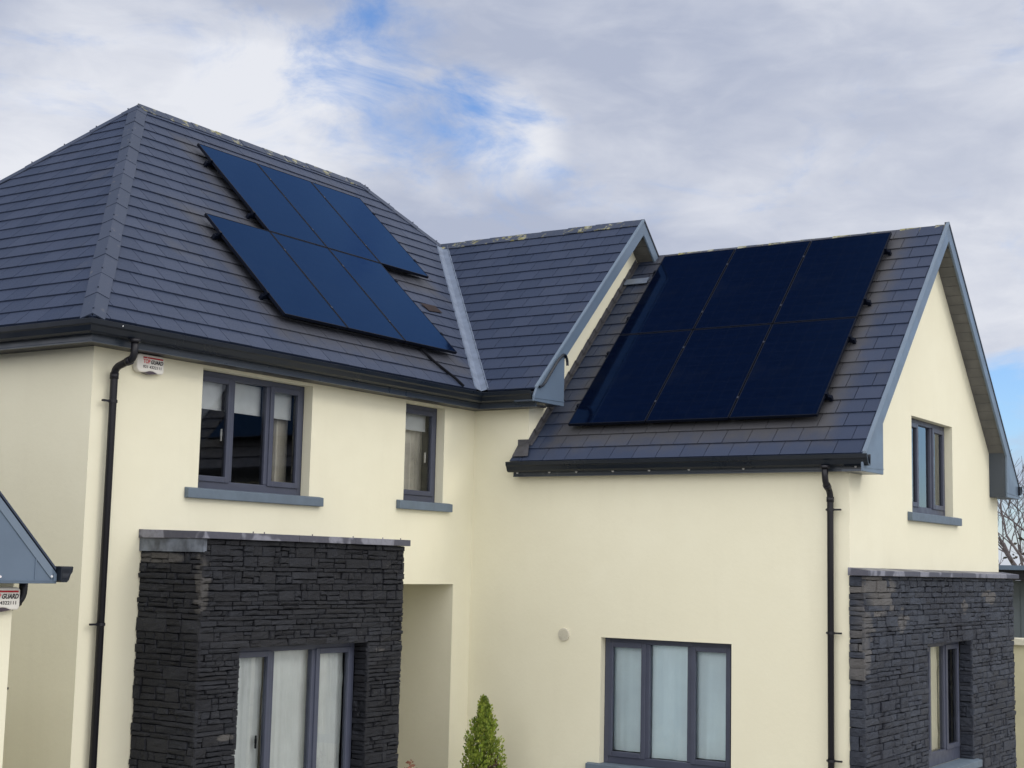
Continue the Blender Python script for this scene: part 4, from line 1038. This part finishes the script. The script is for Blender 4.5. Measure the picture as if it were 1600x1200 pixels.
# ------------------------------------------------------------------ planting by the wall
def leaf(mb, p, d, size, rg, col):
    d = Vector(d).normalized(); a = d.orthogonal().normalized(); ang = rg.uniform(0, 6.28); a = (Matrix.Rotation(ang, 3, d) @ a)
    p = Vector(p); w = size*.32
    mb.face([p-a*w*.3, p+d*size*.5-a*w, p+d*size, p+d*size*.5+a*w], col)
def conifer(loc, h, rmax):
    r = empty("conifer", "small bright green conical conifer in the inner corner of the house", "conifer", loc); rg = random.Random(3)
    m = MB(); m.tube([(0, 0, 0), (.01, 0, h*.5), (0, .01, h*.92)], [.03, .018, .005], 8); m.build("trunk", MAT['bark'], r)
    f = MB()
    def R_(t): return rmax if t < .56 else rmax*max(0.0, 1-((t-.56)/.43))**.9 + .006
    # upright sprays, each a fan of scale leaves
    for i in range(1100):
        t = rg.random()**1.15*.97; a = rg.uniform(0, 6.283); rr = R_(t)*(rg.uniform(.35, 1.0) + (rg.uniform(.05, .28) if rg.random() < .16 else 0))*(1+.22*math.sin(a*3+t*19)+.15*math.sin(a*5-t*33))
        base = Vector((rr*math.cos(a)*.75, rr*math.sin(a)*.75, t*h*.93)); dirv = Vector((math.cos(a)*.6*(1-t), math.sin(a)*.6*(1-t), 1.0)).normalized()
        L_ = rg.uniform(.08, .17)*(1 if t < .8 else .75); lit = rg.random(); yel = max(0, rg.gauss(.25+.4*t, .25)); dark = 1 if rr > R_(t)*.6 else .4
        for k in range(15):
            s_ = k/15; side = rg.uniform(-1, 1); pp = base+dirv*L_*s_+Vector((rg.gauss(0, .011), rg.gauss(0, .011), rg.gauss(0, .01)))
            dd = dirv+Vector((rg.gauss(0, .42), rg.gauss(0, .42), rg.gauss(0, .25)))
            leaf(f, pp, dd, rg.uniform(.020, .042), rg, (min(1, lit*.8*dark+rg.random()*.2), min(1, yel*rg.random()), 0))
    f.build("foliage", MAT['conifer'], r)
    return r
conifer((5.10, -.86, 0), 1.84, .285)
def shrub(loc, lab, h, rad_, mat, n_, seed, name, cat):
    r = empty(name, lab, cat, loc); rg = random.Random(seed); b = MB(); f = MB()
    for i in range(n_):
        a = rg.uniform(0, 6.283); rr = rad_*math.sqrt(rg.random()); top = Vector((rr*math.cos(a), rr*math.sin(a), h*rg.uniform(.62, 1.0)*(1-.25*(rr/rad_)**2)))
        b.tube([(top.x*.3, top.y*.3, 0), (top.x*.8, top.y*.8, top.z*.6), tuple(top)], [.007, .005, .003], 5)
        for k in range(14):
            p = top*rg.uniform(.62, 1.0); p.z = top.z*rg.uniform(.6, 1.0) if mat == 'purple' else top.z+rg.uniform(-.06, .03)
            p = Vector((p.x, p.y, p.z))+Vector((rg.gauss(0, .022), rg.gauss(0, .022), 0))
            leaf(f, p, (rg.gauss(0, 1), rg.gauss(0, 1), rg.gauss(.6, .6)), rg.uniform(.03, .06), rg, (rg.random(), rg.random(), 0))
    b.build("stem", MAT['bark'], r); f.build("leaves" if mat == 'purple' else "flower_heads", MAT[mat], r); return r
shrub((5.06, -.98, 0), "dark purple leaved shrub at the foot of the green conifer", 1.17, .27, 'purple', 90, 4, "shrub", "shrub")
shrub((3.34, -1.22, 0), "rusty brown dried flower heads in front of the stone bay", 1.27, .22, 'brown', 42, 9, "hydrangea", "shrub")

# ------------------------------------------------------------------ right background: garden wall, shed, bare tree
gwl = empty("garden_wall", "low beige garden wall with pale capping beyond the right gable", "garden wall", (15.9, -4, 0))
m = MB(); m.box((0, -9, 0), (.22, 9, 2.13)); m.build("wall", MAT['gardenwall'], gwl)
m = MB(); m.box((-.06, -9, 2.13), (.28, 9, 2.24)); bevel(m.build("capping", MAT['wallcap'], gwl), .01)
sh = empty("shed", "grey-green metal clad shed with flat dark roof behind the garden wall", "shed", (17.6, -4, 0))
m = MB()
for i in range(46):
    y0 = -7+i*.30; m.box((0, y0+.012, 0), (.03, y0+.288, 3.16)); m.box((.012, y0-.012, 0), (.03, y0+.012, 3.16))
m.box((.03, -7, 0), (3.0, 6.8, 3.16)); m.build("wall", MAT['cladding'], sh)
m = MB(); m.box((-.55, -7.4, 3.17), (3.4, 7.2, 3.34)); ro = m.build("roof", MAT['pipe'], sh); m = MB(); m.box((-.62, -7.5, 3.342), (3.5, 7.3, 3.42)); m.build("roof_edge", MAT['barge'], ro)

def bare_tree(loc, h):
    r = empty("bare_tree", "leafless tree with fine twigs and ivy beyond the right side of the house", "tree", loc); rg = random.Random(21)
    t = MB(); cr = MB(); lf = MB()
    def grow(p, d, L_, rad0, depth):
        pts = [p]; q = p; dd = d
        for i in range(3):
            dd = (dd+Vector((rg.gauss(0, .10), rg.gauss(0, .10), rg.gauss(.05, .06)))).normalized(); q = q+dd*L_/3; pts.append(q)
        rs = [rad0*(1-.3*i/3) for i in range(4)]
        (t if depth < 1 else cr).tube(pts, rs, 6 if depth < 3 else 4, cap=False)
        if depth >= 6: return
        for i in range(3 if depth < 5 else 2):
            a = rg.uniform(0, 6.28); sp = rg.uniform(.35, .75); ax = dd.orthogonal().normalized(); ax = Matrix.Rotation(a, 3, dd) @ ax
            nd = (dd*math.cos(sp)+ax*math.sin(sp)+Vector((0, 0, .10))).normalized()
            grow(pts[rg.choice((2, 3, 3))], nd, L_*rg.uniform(.66, .84), max(.006, rad0*.50), depth+1)
    grow(Vector((0, 0, 0)), Vector((0, 0, 1)), h*.30, .15, 0)
    t.build("trunk", MAT['bark'], r); cr.build("branches", MAT['twig'], r)
    for i in range(600):
        a = rg.uniform(0, 6.28); z_ = rg.uniform(2.0, 4.5); rr = rg.random()*2.6*(1-(z_-2)/3.2); p = Vector((rr*math.cos(a), rr*math.sin(a), z_))
        if math.sin(p.x*3.1+1)+math.sin(p.y*2.7)+math.sin(p.z*4) > .35:
            leaf(lf, p, (rg.gauss(0, 1), rg.gauss(0, 1), rg.gauss(0, 1)), rg.uniform(.08, .16), rg, (rg.random(), rg.random(), 0))
    lf.build("ivy", MAT['ivy'], r)
    return r
bare_tree((27.6, -1.55, 0), 6.3)
